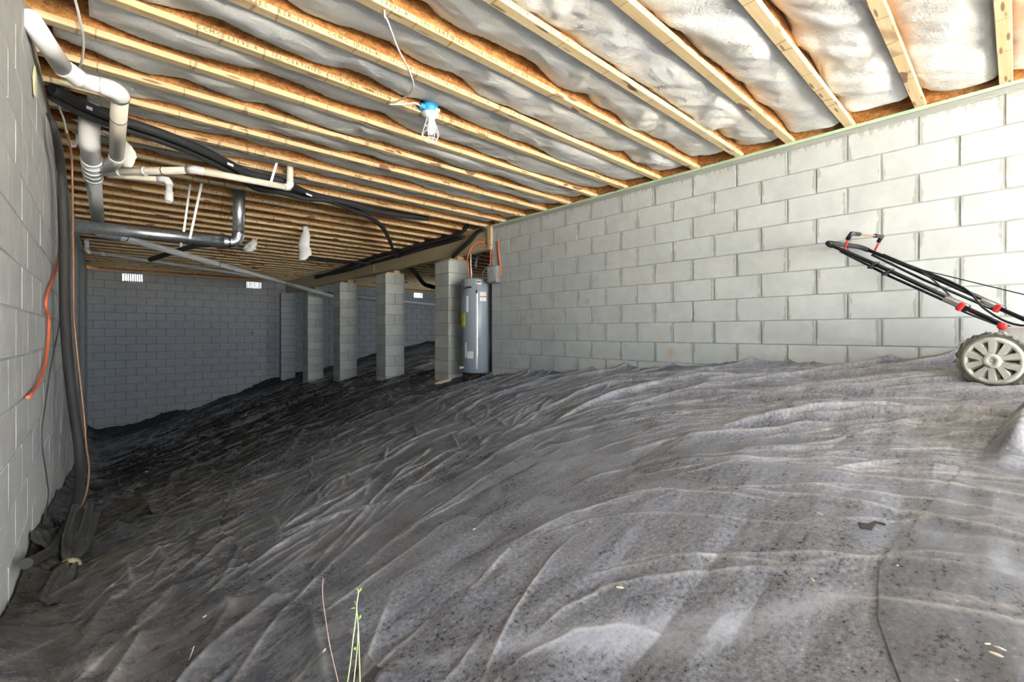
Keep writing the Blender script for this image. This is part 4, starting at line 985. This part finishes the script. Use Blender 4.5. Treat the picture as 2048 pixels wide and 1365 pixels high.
# tied bundle of sheeting at the foot of the left wall
t0 = [P(165,1030,Y=3.9),P(150,1085,Y=3.45),P(140,1125,Y=3.2),P(138,1148,Y=3.1),P(110,1190,Y=2.8),P(80,1250,Y=2.45)]
for q in t0: q.x = max(q.x, XL+.06); q.z = max(q.z, gz_at(q.x,q.y)+.02)
tb = empty('sheet_bundle', t0[3]); prop(tb, 'gathered black plastic tied with a band at the foot of the left wall', 'plastic bundle')
mb = MB(); sp = spline([q-t0[3] for q in t0], 7); rr = random.Random(8)
V=[]; n=36
for i,q in enumerate(sp):
    t=i/(len(sp)-1); w_=np.interp(t,[0,.3,.58,.65,.8,1],[.07,.06,.032,.04,.055,.035])
    d=(sp[min(i+1,len(sp)-1)]-sp[max(i-1,0)]).normalized(); a_=d.cross(Vector((0,0,1))).normalized(); b_=d.cross(a_)
    for k_ in range(n):
        th=2*math.pi*k_/n; f=w_*(1+.28*math.sin(th*5+t*3)+.12*math.sin(th*9-t*5)); V.append(q+(a_*math.cos(th)+b_*math.sin(th))*f)
mb.add(V,[(i*n+k_, i*n+(k_+1)%n, (i+1)*n+(k_+1)%n, (i+1)*n+k_) for i in range(len(sp)-1) for k_ in range(n)],True); mb.build('gathered_film', M['sheet_left'], tb)
cd_ = (t0[4]-t0[2]).normalized(); Mx = frame((0,0,0), cd_); mb = MB()
mb.lathe([(.036,-.03),(.046,-.024),(.048,.0),(.045,.024),(.034,.03)], 20, Mx); mb.build('band', M['mud'], tb)
mb = MB(); mb.tube(spline([(0,0,.02),(-.05,-.06,.04),(-.07,-.12,.02),(-.05,-.16,-.02),(-.0,-.10,-.03),(.02,-.03,-.01)],6), .016, 8); mb.build('loop', M['rubber_dusty'], tb)
# weeds in the foreground
def weed(name, base_px, pts, r_, mat, label, leaves=()):
    # stems rise from the ground just below the frame; pts are (px, py, height above ground)
    P3 = [P(px,py,Z=z) for px,py,z in pts]; c = P3[0].copy(); e_ = empty(name, c); prop(e_, label, 'weed', 'weeds in the foreground')
    MB().tube([q-c for q in spline(P3,5)], r_, 6).build('stem', M[mat], e_)
    for (px,py,z,dx,dy,ln,lw_) in leaves:
        q = P(px,py,Z=z)-c; d = P(px+dx,py+dy,Z=z)-P(px,py,Z=z); d = d.normalized()*ln+Vector((0,0,ln*.5 if dy < 0 else 0)); s_ = d.cross(Vector((0,0,1))).normalized()*lw_
        MB().add([q, q+d*.5+s_, q+d, q+d*.5-s_, q+d*.5+Vector((0,0,.002))], [(0,1,4),(1,2,4),(2,3,4),(3,0,4)]).build('leaf', M['leaf'], e_)
    return e_
g0 = gz_at(.45,.75)
weed('weed_sprout', None, [(722,1440,g0),(719,1330,g0+.035),(716,1250,g0+.075),(713,1215,g0+.10),(717,1185,g0+.125),(713,1178,g0+.13)], .0016, 'stem', 'taller green sprout with small leaves at the bottom of the photo',
     [(717,1187,g0+.123,10,-10,.016,.004),(713,1216,g0+.1,-16,3,.016,.003),(718,1240,g0+.08,8,-14,.013,.004),(712,1302,g0+.048,-4,-6,.01,.005)])
weed('weed_sprout', None, [(680,1460,g0),(698,1345,g0+.03),(706,1280,g0+.062),(713,1220,g0+.098),(709,1203,g0+.105)], .0016, 'stem', 'thin green stem leaning right against the taller sprout')
weed('weed_sprout', None, [(700,1440,g0),(708,1360,g0+.025),(714,1300,g0+.05),(716,1262,g0+.07)], .0014, 'stem', 'short green stem between the two taller sprouts')
weed('dry_weed', None, [(690,1440,g0),(676,1365,g0+.018),(660,1295,g0+.05),(652,1245,g0+.075),(645,1190,g0+.105),(646,1155,g0+.125)], .0013, 'drystem', 'thin reddish dry stem left of the green sprouts')
weed('dry_weed', None, [(360,1365,gz_at(.0,1.2)+.01),(375,1330,gz_at(.0,1.2)+.02),(388,1293,gz_at(.0,1.2)+.05)], .0018, 'drystem', 'short brown dry stalk at the lower left of the photo')
q = P(1738,1022,Z=-.52); z_ = gz_at(q.x,q.y)+.045
o = MB().poly([(-.035,-.012),(-.01,-.022),(.01,-.006),(.035,.012),(.05,.0),(.054,.008),(.035,.022),(.005,.008),(-.02,.016)], .004).build('dead_leaf', M['darkleaf'], None, (q.x,q.y,z_-.02)); o.rotation_euler = (R(8),0,R(-40)); prop(o, 'small dark curled leaf on the sheet at the right', 'leaf')
# loose straw and grit
rr = random.Random(21); 
spots = [(1985,800,'below the mower wheel'),(2000,815,'by the rolled sheet edge below the mower'),(1975,830,'left of the rolled sheet edge'),(1992,846,'on the fold under the mower'),
 (648,1303,'beside the thin dry stem'),(930,1072,'in the middle of the foreground sheet'),(948,1060,'in the middle of the foreground sheet, farther one of the close pair'),(1625,1165,'above the pale film patch at the lower right'),
 (1795,1132,'at the overlap seam on the lower right'),(1240,1180,'above the pale film patch'),(615,920,'on the crumpled middle ground at the left'),(500,1080,'near the top of the left seam'),
 (410,1235,'on the left strip near the bottom'),(1640,1030,'left of the dark leaf'),(1180,1050,'halfway up the right foreground'),(1320,985,'on the sheet in front of the block wall')]
for i,(px,py,wh_) in enumerate(spots):
    zz = -.6
    for _ in range(4): q = P(px,py,Z=zz); zz = gz_at(q.x,q.y)+.02
    s_ = rr.uniform(.003,.0065); chunk('straw_scrap', Vector((q.x,q.y,zz+.002)), (s_*1.8,s_*.7,s_*.35), 'straw', 'small pale scrap '+wh_, 'debris', i, 'scraps on the sheet').rotation_euler = (0,0,rr.uniform(0,3))
q = P(505,667,Y=YF-.012)
chunk('red_light_dot', q, (.03,.008,.018), 'red', 'tiny red marker of laser light on the dark back wall', 'spot', 3)  # dot of laser light on the wall, modelled as a solid red chip
